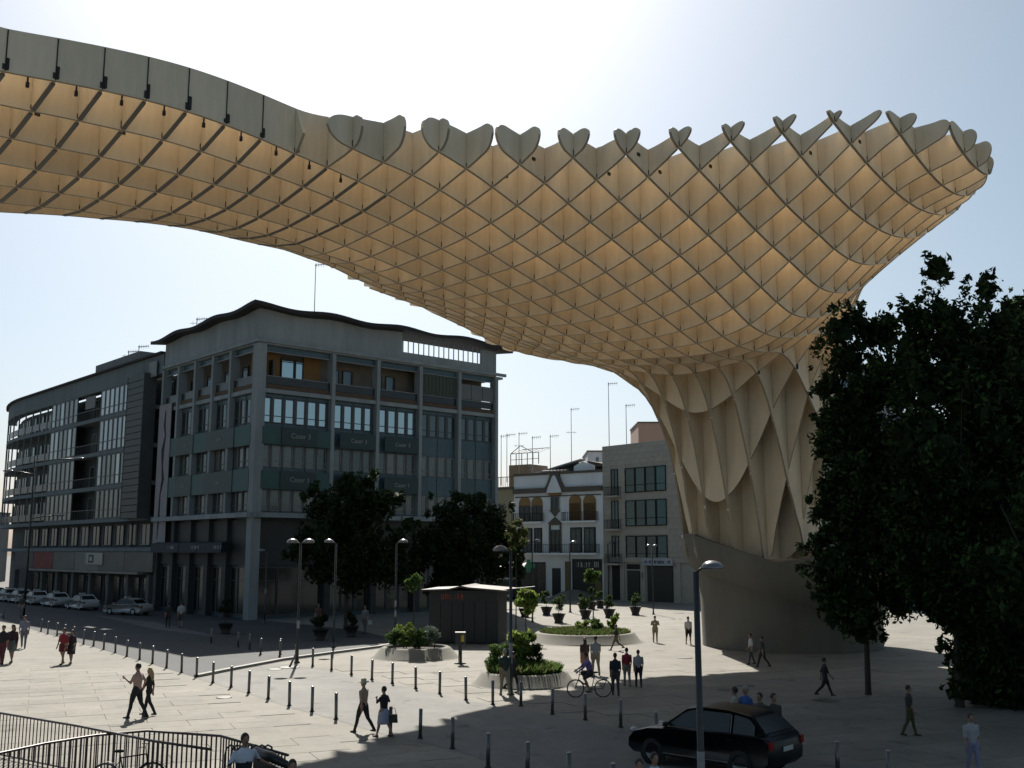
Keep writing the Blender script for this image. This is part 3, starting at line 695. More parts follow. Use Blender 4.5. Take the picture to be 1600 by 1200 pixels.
# mezzanine strip of windows, shop fascia and arcade
zz0, zz1 = F1-2.85, F1-.35
for m in range(13):
    a = 1.0+(UEND-14)*m/13; window(lb, 'L', a+.25, a+2.4, zz0+.2, zz1-.2, -1.4, M_lframe if m in (1,2,6) else M_frame, rnd.choice([G_dark, G_dark, G_blind[3]]), mull=1)
zf1 = F1-3.35; zf0 = zf1-1.9
signs = [('beige_fascia', (0.16,0.15,0.13)), ('beige_fascia', (0.16,0.15,0.13)), ('pale_fascia', (0.22,0.22,0.2)), ('beige_fascia', (0.16,0.15,0.13)), ('red_fascia', (0.2,0.025,0.025)), ('grey_fascia', (0.07,0.075,0.078))]
W5 = (CU0-1)/6
for k, (nm, c) in enumerate(signs):
    piece('shop_fascia', lb, 'L', .1+k*W5, (k+1)*W5, zf0, zf1, -.6, .12, mat(nm, c, .7, .2, .6))
sg = piece('shop_sign', lb, 'L', ul(172), ul(146), zf0+.6, zf1-.1, .14, .22, mat('sign_white', (0.42,0.41,0.37), .6, .1, 1))
link('sign_emblem', MB().box(-.9,.5,-.02,0,-.42,.42).mesh('sign_emblem', mat('sign_dark', (.03,.03,.03), .6, .1, 1)), sg, (-.6, -.045, 0))
link('sign_emblem', MB().box(-.62,.22,-.02,0,-.22,.2).mesh('sign_emblem', mat('sign_white', (0.42,0.41,0.37), .6, .1, 1)), sg, (-.6, -.066, 0))
piece('canopy_edge', lb, 'L', ul(232), ul(62), zf0-.25, zf0-.02, -.8, .5, mat('canopy_edge', (0.26,0.25,0.22), .7, .2, .6))
for k in range(9):
    u = 1.2+k*(CU0-2)/8; piece('pillar', lb, 'L', u-.3, u+.3, 0, zf0-.26, -.5, .05, mat('arcade_pillar', (0.13,0.13,0.12), .8, .2, .8))
    if k < 8:
        for m in range(2):
            w_ = (CU0-2)/8; a = u+.4+(w_-.8)*m/2; window(lb, 'L', a, a+(w_-.8)/2-.1, .2, zf0-.6, -1.42, M_frame, G_shop, transom=.75, name='shop_window')
# roof boxes
for px0, px1, zt in ((165, 98, 3.0), (96, 77, 1.6)):
    piece('roof_room', lb, 'L', ul(px0), ul(px1), Ltop-.3, Ltop+zt-.9, -7, -3, mat('pale_render_grey', (0.22,0.23,0.235), .8, .15, .6))

# ================================================================== HOUSES AT THE END OF THE PLAZA
M_white = mat('white_render', (1.0,1.03,1.08), .85, .1, .5, streak=True)
M_trim = mat('grey_moulding', (0.15,0.13,0.105), .8, .15, 1)
M_ochre = mat('ochre_render', (0.36,0.22,0.09), .85, .15, 1)
M_yellow = mat('yellow_render', (0.46,0.41,0.27), .85, .12, .6, streak=True)
M_iron = mat('wrought_iron', (0.02,0.02,0.022), .6, .2, 4)
M_stone = mat('beige_stone', (0.5,0.465,0.405), .8, .10, .8, rand=.05)
M_shopd = mat('dark_shopfront', (0.022,0.023,0.022), .5, .3, .8)
def xat(px, y): return at(px, 862, y).x
HR = Vector((xat(943, 124), 124, 0)); HA = R(-36.9); hd = Vector((math.cos(HA), math.sin(HA), 0))
# left end of the white house: intersect the facade line with column 803
k_ = (803-800)/F; t_ = (k_*(HR.y*CA+1.0)-HR.x)/(hd.x-k_*hd.y*CA); HL = HR + hd*t_; HW = -t_
wh = thing('white_house', 'white three storey house with a curved gable, paired ochre arches and iron balconies', 'house', HL, HA)
def hy(px): return along(HL, hd, px)
def hzz(px, py): return hz(px, py, HL, hd)
Hp, Hc, Ha, Hb1, Hb2, Hg = hzz(850,742), hzz(850,767), hzz(850,778), hzz(850,815), hzz(850,866), hzz(850,872)
MB().box(0, HW, 0, 10, 0, Hp).build('wall', M_white, wh)
piece('cornice', wh, 'R', 0, HW, Hc-.25, Hc+.35, .002, .3, M_trim); piece('coping', wh, 'R', 0, HW, Hp+.002, Hp+.28, -.35, .15, M_trim)
piece('string_course', wh, 'R', .2, HW-.2, Hc-.75, Hc-.62, .002, .08, M_trim)
gx = hy(868)
gab = [(gx-1.5,Hc+.3),(gx-1.25,Hc+.55),(gx-.95,Hc+1.1),(gx-.72,Hc+1.7),(gx-.6,Hc+2.1),(gx+.6,Hc+2.1),(gx+.72,Hc+1.7),(gx+.95,Hc+1.1),(gx+1.25,Hc+.55),(gx+1.5,Hc+.3)]
MB().prism(gab, -.34, .1).build('gable', M_trim, wh)
gi = [(gx-1.1,Hc-.3),(gx-.9,Hc+.3),(gx-.6,Hc+.9),(gx-.28,Hc+1.6),(gx,Hc+1.85),(gx+.28,Hc+1.6),(gx+.6,Hc+.9),(gx+.9,Hc+.3),(gx+1.1,Hc-.3)]
MB().prism(gi, -.42, -.3).build('gable_panel', M_white, wh)
def arch(u0, u1, z0, z1, m, v0, v1, name):
    r_ = (u1-u0)/2; c = (u0+u1)/2; pts = [(u0, z0)] + [(c-r_*math.cos(math.pi*k/12), z1-r_+r_*math.sin(math.pi*k/12)) for k in range(13)] + [(u1, z0)]
    return MB().prism(pts, -v1, -v0).build(name, m, wh)
for px0, px1, half in ((811,829,1),(830.5,848,1),(889,908,0),(911,931,0)):
    u0, u1 = hy(px0), hy(px1); ztop_ = hzz((px0+px1)/2, 776 if half else 772)
    arch(u0, u1, Hb1, ztop_, M_ochre, -.1, .06, 'arch_recess')
    if half:
        window(wh, 'R', u0+.1, u1-.1, Hb1+.05, Hb1+(ztop_-Hb1)*.62, .13, M_frame, G_dark, mull=1)
    else:
        piece('blind', wh, 'R', u0+.12, u1-.12, Hb1+.1, Hb1+(ztop_-Hb1)*.66, .065, .1, mat('brown_blind', (0.13,0.07,0.02), .8, .15, 3))
def balcony(par, u0, u1, z, v, floor_m, n=None, hgt=1.0):
    piece('balcony_floor', par, 'R', u0, u1, z-.22, z, .005, v, floor_m)
    n = n or max(4, int((u1-u0)/.28))
    b = MB()
    for k in range(n+1):
        x = -(u1-u0)/2+(u1-u0)*k/n; b.box(x-.02, x+.02, -.02, .02, 0, hgt)
    b.box(-(u1-u0)/2, (u1-u0)/2, -.03, .03, hgt, hgt+.05); b.box(-(u1-u0)/2, (u1-u0)/2, -.025, .025, .1, .13)
    for s_ in (-1, 1):
        x = s_*((u1-u0)/2-.02); b.box(x-.02, x+.02, .031, v-.1, hgt, hgt+.05)
        for k in range(3): b.box(x-.02, x+.02, .2+k*.25, .24+k*.25, 0, hgt)
    link('balcony_railing', b.mesh('balcony_railing', M_iron), par, ((u0+u1)/2, -v+.05, z))
balcony(wh, hy(805), hy(850), Hb1, .8, M_white); balcony(wh, hy(882), hy(934), Hb1, .8, M_white)
Zmid = hzz(850, 864)
balcony(wh, hy(806), hy(936), Zmid, .9, M_white, 44)
for px0, px1 in ((816,832),(834,847),(890,909),(911,930)):
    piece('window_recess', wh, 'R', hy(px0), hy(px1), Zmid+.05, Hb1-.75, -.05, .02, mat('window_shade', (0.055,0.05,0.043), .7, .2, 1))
    window(wh, 'R', hy(px0)+.15, hy(px1)-.15, Zmid+.1, Hb1-.9, .08, M_frame, G_dark if px0 in (834,) else G_blind[0], mull=1)
# centre bay: two shaped windows one over the other
for (yt, yb, yw0, yw1) in ((762,806,776,798),(808,866,828,862)):
    u0, u1 = hy(858), hy(877); c = (u0+u1)/2; z1, z0 = hzz(867,yt), hzz(867,yb)
    MB().prism([(u0-.1,z1-.75),(c,z1),(u1+.1,z1-.75),(u1-.15,z1-.95),(u0+.15,z1-.95)], -.22, -.002).build('hood_mould', M_ochre if yt == 762 else M_trim, wh)
    if yt == 762: MB().prism([(u0+.1,z0+.7),(u1-.1,z0+.7),(c,z0-.1)], -.2, -.002).build('apron', M_trim, wh)
    else:
        for u in (u0, u1-.22): piece('jamb', wh, 'R', u, u+.22, z0, z1-.97, .002, .14, M_trim)
    window(wh, 'R', c-.62, c+.62, hzz(867,yw1), hzz(867,yw0), .1, M_lframe if yt == 762 else M_frame, G_dark, mull=1)
# shops at street level
piece('shop_front', wh, 'R', hy(812), hy(852), .1, Zmid-1.1, .003, .05, M_shopd); piece('shop_front', wh, 'R', hy(893), hy(939), .1, Zmid-.7, .003, .05, M_shopd)
piece('poster_panel', wh, 'R', hy(840), hy(852), .4, Zmid-1.3, .06, .1, mat('faded_poster', (0.09,0.07,0.06), .6, .5, 2))
piece('door', wh, 'R', hy(862), hy(875), .05, Zmid-1.8, .003, .05, mat('dark_door', (0.02,0.028,0.032), .5, .2, 1))
piece('yellow_panel', wh, 'R', hy(882), hy(891), .1, Zmid-1.0, .003, .06, mat('yellow_shop_panel', (0.20,0.15,0.06), .7, .1, 1)); piece('yellow_panel', wh, 'R', hy(929), hy(938), .1, Zmid-3.2, .055, .1, mat('yellow_shop_panel', (0.20,0.15,0.06), .7, .1, 1))
piece('shop_sign', wh, 'R', hy(897), hy(934), Zmid-1.75, Zmid-.9, .06, .16, mat('dark_sign', (0.03,0.032,0.035), .5, .2, 1))
glyphs(wh, 'R', hy(899), hy(922), Zmid-1.65, Zmid-1.0, .19, mat('sign_letter', (0.5,0.5,0.48), .6, .1, 1), 3)
for k in range(3): piece('sign_bar', wh, 'R', hy(928)+k*.25, hy(928)+k*.25+.14, Zmid-1.65, Zmid-1.0, .165, .18, mat('sign_letter', (0.5,0.5,0.48), .6, .1, 1))
# roof shapes behind the parapet
rb = MB(); rb.prism([(HW*.12,Hp),(HW*.62,Hp+1.5),(HW*.98,Hp+.4),(HW*.98,Hp)], 2.0, 8.5); rb.build('roof', mat('old_roof_tile', (0.10,0.085,0.075), .8, .3, 3), wh)
MB().prism([(HW*.20,Hp+.2),(HW*.72,Hp+1.65),(HW*.72,Hp+1.8),(HW*.20,Hp+.42)], .9, 2.0).build('pale_roof_sheet', mat('pale_sheet', (0.45,0.46,0.46), .5, .15, 1), wh)
MB().prism([(HW*.66,Hp),(HW*.66,Hp+.9),(HW*.76,Hp+1.45),(HW*.88,Hp+.9),(HW*.88,Hp)], .6, .85).build('attic_wall', M_white, wh)
MB().prism([(HW*.76,Hp+.9),(HW*.99,Hp+.7),(HW*.99,Hp+1.0),(HW*.80,Hp+1.5)], .86, 5).build('side_roof', mat('old_roof_tile', (0.10,0.085,0.075), .8, .3, 3), wh)
for k in range(7):
    MB().tube([(HW*.33+k*.55, -.1, Hp+.32), (HW*.33+k*.55, 1.0, Hp+.5)], .16, 7).build('roof_tile', mat('pale_tile', (0.35,0.33,0.30), .7, .2, 2), wh)

# yellow neighbour
YL = HL - hd*4.0; yh = thing('yellow_house', 'narrow pale yellow house squeezed between the office block and the white house', 'house', YL, HA)
Hy = hzz(803, 764)
MB().box(0, 3.98, 0, 9, 0, Hy).build('wall', M_yellow, yh); piece('cornice', yh, 'R', -.1, 3.97, Hy+.002, Hy+.3, -.2, .2, M_trim)
window(yh, 'R', 1.6, 2.6, hzz(790,800), hzz(790,788), .03, M_lframe, G_dark); window(yh, 'R', 1.6, 2.6, hzz(790,850), hzz(790,835), .03, M_lframe, G_dark)
piece('shop_front', yh, 'R', .4, 3.7, .1, 3.2, .003, .06, M_shopd); piece('sill', yh, 'R', 1.45, 2.75, hzz(790,800)-.2, hzz(790,800)-.05, .003, .12, M_trim)
b = MB()
for k in range(14): b.box(.1+k*.29, .14+k*.29, -.04, 0, Hy+.3, Hy+1.5)
b.box(.05, 3.95, -.05, .01, Hy+1.5, Hy+1.58); b.build('terrace_railing', M_iron, yh)
MB().box(.2, 3.6, 4, 8, Hy, Hy+3.4).build('roof_room', mat('tan_render', (0.30,0.23,0.16), .85, .15, .8), yh)
b = MB()
for x in (.3, 1.2, 2.1, 3.0, 3.9, 4.8):
    b.box(x-.04, x+.04, 4.2, 4.28, Hy+3.41, Hy+4.9)
    b.bar((x, 4.24, Hy+4.9), (x+.45, 6.2, Hy+5.6), .06, .06)
b.bar((.3,4.24,Hy+4.9),(4.8,4.24,Hy+4.9), .08,.08); b.bar((.3,4.24,Hy+4.1),(4.8,4.24,Hy+4.1), .06,.06); b.bar((.75,6.2,Hy+5.6),(5.2,6.2,Hy+5.6),.08,.08)
b.bar((.3,4.24,Hy+4.9),(1.9,4.24,Hy+5.9),.07,.07); b.bar((1.9,4.24,Hy+5.9),(4.0,4.24,Hy+4.9),.07,.07)
b.build('pergola_frame', mat('pergola_steel', (0.10,0.10,0.10), .5, .2, 2), yh)

# beige stone building
BA = R(-50.5); bd = Vector((math.cos(BA), math.sin(BA), 0)); BL = HR + hd*.03
be = thing('beige_stone_building', 'beige stone building with three rows of wide dark windows and small balconies', 'building', BL, BA)
def by_(px): return along(BL, bd, px)
def bz(px, py): return hz(px, py, BL, bd)
BW = by_(1098); Bt = bz(950, 697)
MB().box(0, BW, .02, 12, 0, Bt).build('core_wall', M_stone, be)
rows = [(bz(1000,769), bz(1000,730)), (bz(1000,822), bz(1000,781)), (bz(1000,877), bz(1000,837))]
wu0, wu1, du0, du1 = by_(977), by_(1041), by_(955), by_(966)
# stone cladding laid in courses, leaving the openings free
ny, zc_ = 0, 4.9
while zc_ < Bt-.1:
    zt_ = min(zc_+.62, Bt); u = 0 if ny % 2 else -.6
    while u < BW:
        a, c = max(u, 0)+.008, min(u+1.2, BW)-.008; u += 1.2
        if c-a < .1: continue
        hit = any(z0-.05 < zt_ and z1+.05 > zc_ and ((wu0 < c and wu1 > a) or (du0 < c and du1 > a)) for z0, z1 in rows)
        if hit:
            mid_ = (a+c)/2
            for lo, hi in ((a, min(c, du0)), (max(a, du1), min(c, wu0)), (max(a, wu1), c)):
                if hi-lo > .12: piece('stone_slab', be, 'R', round(lo,2), round(hi,2), zc_+.008, zt_-.008, -.018, .04, M_stone)
        else: piece('stone_slab', be, 'R', a, c, zc_+.008, zt_-.008, -.018, .04, M_stone)
    zc_ += .62; ny += 1
G_teal = [glass('teal_glass_%d' % k, c, .16, .03) for k, c in enumerate([(0.012,0.045,0.042), (0.03,0.075,0.07), (0.008,0.022,0.022)])]
for r, (z0, z1) in enumerate(rows):
    n = 4
    piece('window_reveal', be, 'R', wu0, wu1, z0, z1, -.018, -.002, M_dark)
    for m in range(n):
        a = wu0+(wu1-wu0)*m/n; c = wu0+(wu1-wu0)*(m+1)/n
        window(be, 'R', a+.03, c-.03, z0+.03, z1-.03, .07, M_dark, G_teal[(m+r) % 2] if r < 2 else G_teal[2], transom=.3, fw=.08)
    window(be, 'R', du0+.02, du1-.02, z0-.2, z1, .07, M_dark, G_teal[r % 3], mull=1, name='balcony_door')
    balcony(be, du0-.5, du1+.5, z0-.25, .75, M_stone, 9)
piece('string_course', be, 'R', 0, BW, 4.3, 4.85, -.01, .14, M_stone)
for px0, px1, h_, m in ((954,966,4.2,M_dark),(977,997,3.4,M_shopd),(1008,1048,4.0,M_shopd)):
    o = piece('shop_front', be, 'R', by_(px0), by_(px1), .05, h_, -.018, .0, m)
    if px0 > 970:
        for k in range(9):
            u_ = by_(px0)+.1; piece('shutter_slat', be, 'R', u_, by_(px1)-.1, .15+k*.36, .15+k*.36+.31, .005, .05, M_shopd)
for px in (947, 970, 1002, 1056): piece('pier', be, 'R', by_(px)-.25, by_(px)+.35, .02, 4.28, -.01, .1, M_stone)
piece('vent_panel', be, 'R', by_(977), by_(997), 3.55, 4.1, -.018, .02, M_dark)
sgn = piece('shop_sign', be, 'R', by_(1004), by_(1050), 4.0, 4.75, .15, .3, mat('white_sign', (0.5,0.54,0.6), .5, .1, 1))
glyphs(be, 'R', by_(1006), by_(1048), 4.2, 4.6, .32, mat('sign_blue', (0.03,0.05,0.12), .6, .1, 1), 8)
piece('door_light', be, 'R', by_(999.5), by_(1002.5), 2.6, 3.2, .11, .2, M_lframe)
# further roofs
def far_block(name, label, px0, px1, ytop, depth, col, cat='building', h=None):
    p0, p1 = at(px0, 862, depth), at(px1, 862, depth); z = at((px0+px1)/2, ytop, depth).z
    t = thing(name, label, cat, (p0.x, depth, 0))
    MB().box(0, p1.x-p0.x, 0, 10, 0, z-.02).build('wall', mat(name+'_render', col, .85, .12, .5, streak=True), t)
    MB().box(-.1, p1.x-p0.x+.1, -.1, 10.1, z-.018, z+.2).build('roof_slab', M_trim, t)
    return t, p1.x-p0.x, z
t, wd, z = far_block('pink_building', 'plain salmon pink block rising behind the beige stone building', 1001, 1075, 661, 150, (0.5,0.33,0.26))
piece('vent', t, 'R', wd*.45, wd*.62, z-7.2, z-6.2, .003, .06, M_dark)
t, wd, z = far_block('rooftop_house', 'small white rooftop house with one dark slit window behind the white house', 920, 946, 706, 146, (0.6,0.62,0.66), 'house')
window(t, 'R', wd*.5, wd*.66, z-2.6, z-.8, .03, M_frame, G_dark)
t, wd, z = far_block('pale_apartment_house', 'pale grey apartment house half hidden behind the big leafy tree', 1268, 1420, 572, 118, (0.45,0.48,0.5), 'building')
for r in range(4):
    for k in range(4): window(t, 'R', 1.2+k*2.6, 2.9+k*2.6, z-3.6-r*4, z-1.6-r*4, .03, M_frame, G_dark, mull=1)
# whatever closes the street on the right behind the trees
t, wd, z = far_block('brick_school', 'low tan building far behind the trees on the right', 1420, 1900, 800, 150, (0.24,0.19,0.15), 'building')
for k in range(10): window(t, 'R', 2+k*4.2, 4.2+k*4.2, 2.5, 5, .03, M_frame, G_dark, mull=1)
t, wd, z = far_block('distant_house', 'distant low house closing the street beyond the apartment block', -420, -30, 800, 190, (0.2,0.2,0.2), 'building')

# ================================================================== BOLLARDS
M_boll = mat('brushed_steel', (0.20,0.19,0.18), .35, .15, 6, metal=.7); M_bcap = mat('bollard_cap', (0.5,0.5,0.48), .3, .05, 6, metal=.6); M_base = mat('bollard_base', (0.03,0.03,0.03), .6, .2, 6)
BH = .86
def boll_top(px, py):      # ground point of a bollard whose top shows at the pixel
    p = gnd(px, py, BH); return Vector((p.x, p.y, 0))
front = [(5,966),(64,987),(74.5,991),(89,994),(101,997),(115,1001),(130.5,1007),(146,1010),(162,1015),(180,1020),(198,1026),(218,1031),(238,1037),(260,1044),(283.5,1051),(307,1058),(332.5,1067),(361,1074),(388.5,1083),(419,1092.5),(452,1103),(487.5,1112),(525,1124),(610,1150),(656.5,1154),(707,1170)]
back = [(407,1023),(437,1027),(462,1035),(488.5,1041),(518,1047),(549,1054),(581,1062),(613,1068),(649.5,1076),(687,1084.5),(728,1094),(770,1101),(814,1103),(863,1116),(914.5,1125),(970,1136.5)]
shade = [(330,1005),(372,1011),(390,1014.5),(438,1023)]
t0 = thing('bollard', '', 'bollard')
MB().lathe([(.055,.04),(.055,BH-.03)], 12).build('post', M_boll, t0); MB().lathe([(.058,BH-.03),(.058,BH-.012),(.045,BH),(.001,BH+.002)], 12).build('cap', M_bcap, t0)
MB().lathe([(.085,0),(.085,.03),(.056,.045)], 12).build('foot', M_base, t0)
first = True
def bollard(p, label, group):
    global first
    o = t0 if first else copy_tree(t0); first = False
    o.location = (p.x, p.y, 0); o['label'] = label; o['group'] = group
    o.rotation_euler = (R(rnd.uniform(-1,1)), R(rnd.uniform(-1,1)), rnd.uniform(0,6))
ords = ['first','second','third','fourth','fifth','sixth','seventh','eighth','ninth','tenth','eleventh','twelfth','thirteenth','fourteenth','fifteenth','sixteenth','seventeenth','eighteenth','nineteenth','twentieth','twenty-first','twenty-second','twenty-third','twenty-fourth','twenty-fifth','twenty-sixth']
for k, p in enumerate(front): bollard(gnd(*p), '%s steel bollard from the left in the near row along the %s' % (ords[k], 'shaded street' if k < 15 else 'sunny lane'), 'bollards of the near row')
for k, p in enumerate(back): bollard(gnd(*p), '%s steel bollard from the left in the far row %s' % (ords[k], 'by the shaded kerb' if k < 5 else 'below the planters' if k < 12 else 'by the cyclist'), 'bollards of the far row')
for k, p in enumerate(shade): bollard(gnd(*p), ords[k]+' from the left, round steel bollard standing in the building shade by the kerb', 'bollards in the shade by the kerb')
rnd_lab = ['leftmost','second','third','fourth','half hidden farther','roof topped hidden']
for p in [(762.7,1145),(824,1159),(888.5,1175),(958.7,1192),(1024.5,1112),(1094,1110)]: bollard(boll_top(*p), rnd_lab.pop(0)+' round steel bollard in the canopy shadow around the dark car', 'bollards in the canopy shadow')
for p, q_ in [((1307,1158),'left'),((1387,1172),'right')]: bollard(boll_top(*p), q_+' of two round steel bollards in deep shade right of the dark car', 'bollards right of the dark car')
b = thing('bent_bollard', 'knocked over bollard leaning beside its open cover plate on the lane', 'bollard', gnd(452,1043))
MB().tube([(0,0,0),(.28,.1,.62)], .05, 10).build('post', M_boll, b); MB().lathe([(.5,0.0),(.5,.02),(.45,.025)], 20).build('plate', mat('cast_iron', (0.07,0.07,0.07), 0.6, 0.3, 6, metal=0.6), b)

# ================================================================== LAMP POSTS
M_pole = mat('lamp_pole', (0.045,0.05,0.052), .45, .15, 3, metal=.3); M_dome = mat('lamp_dome', (0.22,0.22,0.24), .3, .08, 3, metal=.5); M_lens = mat('lamp_lens', (0.35,0.35,0.34), .3, .05, 3)
M_stick = mat('pasted_paper', (0.35,0.35,0.36), .8, .3, 5)
def dome_lamp(p, h, arms, label, group=None, r=.07, sticker=None, sc=1.0):
    t = thing('street_lamp', label, 'street lamp', (p.x, p.y, 0), 0, group)
    MB().tube([(0,0,0),(0,0,1.0),(0,0,h-.12)], [r*1.15, r*1.0, r*.8], 10).build('pole', M_pole, t)
    MB().lathe([(r*2.2,0),(r*2.2,.04),(r*1.3,.09),(r*1.15,.3)], 12).build('pole_foot', M_pole, t)
    for a in arms:
        dx, dy = math.cos(R(a)), math.sin(R(a)); q = Vector((dx, dy, 0))*.42*sc + Vector((0,0,h))
        ar = MB().tube([(0,0,h-.14),(dx*.12*sc,dy*.12*sc,h-.06),(q.x,q.y,h-.04)], .03*sc, 8).build('arm', M_pole, t)
        pr = [(.30*sc*math.sin(R(s)), .21*sc*math.cos(R(s))) for s in (90,75,55,35,15,2)]
        hd_ = MB().lathe(pr, 18).build('lamp_head', M_dome, t, (q.x, q.y, h-.06))
        MB().lathe([(.27*sc,-.02),(.27*sc,-.005)], 16).build('lens', M_lens, hd_)
    if sticker:
        for z in sticker: MB().lathe([(r*1.03,z),(r*1.03,z+.38)], 10, cap=False).build('sticker', M_stick, t)
    return t
def lamp_from(px, ytop, Y):
    p = at(px, ytop, Y); return Vector((p.x, p.y, 0)), p.z
def lamp_base(px, ytop, ybase):
    g_ = gnd(px, ybase); return g_, at(px, ytop, g_.y).z
p, h = lamp_from(1087, 884, 21.5); dome_lamp(p, h, (0,), 'nearest street lamp, one domed head and a pasted notice, by the dark car', r=.075, sticker=(1.25,), sc=.8)
p, h = lamp_base(464, 846, 1036); dome_lamp(p, h, (180, 25), 'twin headed domed street lamp at the bend of the kerb in the building shade', r=.07, sticker=(1.7,))
p, h = lamp_base(521, 846, 1012); dome_lamp(p, h, (180,), 'single domed street lamp just right of the twin headed one, against the office block', r=.07)
p, h = lamp_base(617, 846, 1006); dome_lamp(p, h, (0,), 'single domed street lamp in shade left of the kiosk', r=.065, sticker=(2.2,1.6))
p, h = lamp_base(798, 858, 1086); dome_lamp(p, h, (180,), 'dark domed street lamp by the round planter with a man beside it', r=.07, sticker=(1.6,1.2))
p, h = lamp_base(891, 847, 957); dome_lamp(p, h, (20,), 'single domed street lamp among the potted plants before the white house', r=.075)
p, h = lamp_base(832, 845, 972); dome_lamp(p, h, (20,), 'thin domed street lamp left of the potted plants, behind the pale young tree', r=.06)
p, h = lamp_base(941, 848, 935); dome_lamp(p, h, (180, 0), 'twin headed street lamp at the joint of the white house and stone building', r=.08)
p, h = lamp_base(951, 848, 938); dome_lamp(p, h, (0,), 'single headed street lamp right beside the twin headed one by the stone building', r=.08)
p, h = lamp_base(1021, 852, 960); dome_lamp(p, h, (170,10), 'slim twin headed street lamp in front of the beige stone building', r=.06, sc=.7)
p, h = lamp_base(413, 860, 975); dome_lamp(p, h, (180,), 'dim domed street lamp in shade before the office block corner', r=.06, sticker=(2.3,))
def road_lamp(px, ytop, ybase, arms, label):
    p, h = lamp_base(px, ytop, ybase); t = thing('road_lamp', label, 'street lamp', p)
    MB().tube([(0,0,0),(0,0,h)], [.11,.07], 10).build('pole', M_pole, t)
    for L_, z in arms:
        MB().tube([(0,0,z*h),(L_*.6,0,z*h+.25),(L_,0,z*h+.3)], .05, 8).build('arm', M_pole, t)
        m_ = MB(); m_.ell((L_+.3*(1 if L_>0 else -1),0,z*h+.32), .5, .17, .11); m_.build('lamp_head', M_dome, t)
road_lamp(37, 712, 962, ((3.6,.96),(-2.0,.88),(2.2,.60)), 'tall road lamp with arms on both sides before the curved end of the apartment block')
road_lamp(200, 742, 948, ((1.8,.98),), 'tall road lamp with one arm in front of the dark slatted screen')

# ================================================================== KIOSK, POST, RAILINGS
M_kiosk = mat('kiosk_panel', (0.013,0.015,0.016), .5, .2, .6, rand=.1); M_kroof = mat('kiosk_roof', (0.08,0.062,0.058), .6, .1, 1)
KP = gnd(722, 1006); ksc = KP.y/F; kb_a = R(-8)
kt = thing('kiosk', 'dark square plaza kiosk with a thin pale overhanging roof and red lettering', 'kiosk', KP, kb_a)
kw0, kw1 = (670-722)*ksc, (777-722)*ksc; kh = at(722, 921, KP.y).z
MB().box(kw0, kw1, .05, 3.8, 0, kh-.05).build('body', M_dark, kt)
for k in range(6):
    a = kw0+(kw1-kw0)*k/6; piece('wall_panel', kt, 'R', a+.015, a+(kw1-kw0)/6-.015, .12, kh-.75, -.05, 0, M_kiosk)
piece('plinth', kt, 'R', kw0, kw1, 0, .115, -.05, .03, M_dark); piece('fascia', kt, 'R', kw0, kw1, kh-.74, kh-.06, -.05, .04, M_kiosk)
rb_ = MB(); L0, L1 = kw0-.4, kw1+.55
prof = [(L0,kh+.0),((L0+L1)/2-.9,kh+.06),((L0+L1)/2-.1,kh+.24),((L0+L1)/2+.3,kh+.16),(L1,kh-.02)]
rb_.prism([(x,z) for x,z in prof]+[(x,z-.10) for x,z in reversed(prof)], -.6, 4.4); rb_.build('roof', M_kroof, kt)
MB().bar((L1-.3,.5,kh-.03),(L1+1.6,.9,kh+.14),.5,.08).build('side_flap', M_kiosk, kt)
glyphs(kt, 'R', -1.3, .35, kh-.58, kh-.22, .06, mat('red_letter', (0.4,0.06,0.025), .6, .1, 1), 5)
PP = gnd(719, 1037); pt = thing('information_post', 'short dark post with a box head, white top and yellow sticker beside the kiosk', 'post', PP)
MB().lathe([(.30,0),(.30,.03),(.1,.05),(.08,.6)], 12).build('foot', M_base, pt); MB().box(-.09,.09,-.06,.06,.06,.95).build('stem', M_pole, pt)
MB().box(-.24,.24,-.16,.16,.95,1.5).build('box_head', mat('dark_box', (0.02,0.02,0.02), .4, .1, 2), pt); MB().box(-.26,.26,-.18,.18,1.5,1.54).build('top_plate', mat('white_plate', (0.7,0.68,0.64), .5, .05, 2), pt)
st_ = MB().box(.04,.2,-.172,-.162,1.08,1.4).build('sticker', mat('yellow_sticker', (0.5,0.36,0.02), .5, .1, 2), pt)
# railings in the foreground (left)
M_rl = mat('railing_steel', (0.09,0.075,0.075), .4, .15, 4, metal=.4)
def railing(pts, zt, zb, step, label, wbar, hb=.045, bar_name='baluster'):
    P = [Vector((p[0], p[1], 0)) for p in pts]
    t = thing('railing', label, 'railing', P[0]); Q = [p-P[0] for p in P]
    MB().tube([q+Vector((0,0,zt)) for q in Q], .03, 8).build('top_rail', M_rl, t); MB().tube([q+Vector((0,0,zb)) for q in Q], .022, 8).build('bottom_rail', M_rl, t)
    acc = 0; me = MB().box(-wbar/2,wbar/2,-.012,.012,zb,zt).mesh(bar_name, M_rl)
    for a, c in zip(Q[:-1], Q[1:]):
        L = (c-a).length; d = (c-a).normalized(); s = acc
        while s < L:
            link(bar_name, me, t, a+d*s, math.atan2(d.y, d.x)); s += step
        acc = s-L
    return t
def rp(px, ytop, z): q = gnd(px, ytop, z); return (q.x, q.y)
railing([rp(-90,1094,1.15), rp(0,1114,1.15), rp(120,1134,1.15), rp(240,1158,1.15), rp(330,1171,1.15)], 1.15, .08, .168, 'long dark railing of thin upright bars along the stair edge, foreground left', .014)
railing([rp(-60,1190,1.1), rp(0,1177,1.1), rp(70,1162,1.1), rp(150,1149,1.1), rp(230,1142,1.1), rp(345,1150,1.1), rp(450,1180,1.1)], 1.1, .05, .14, 'curved stair railing of flat upright bars in front of the long one', .034)
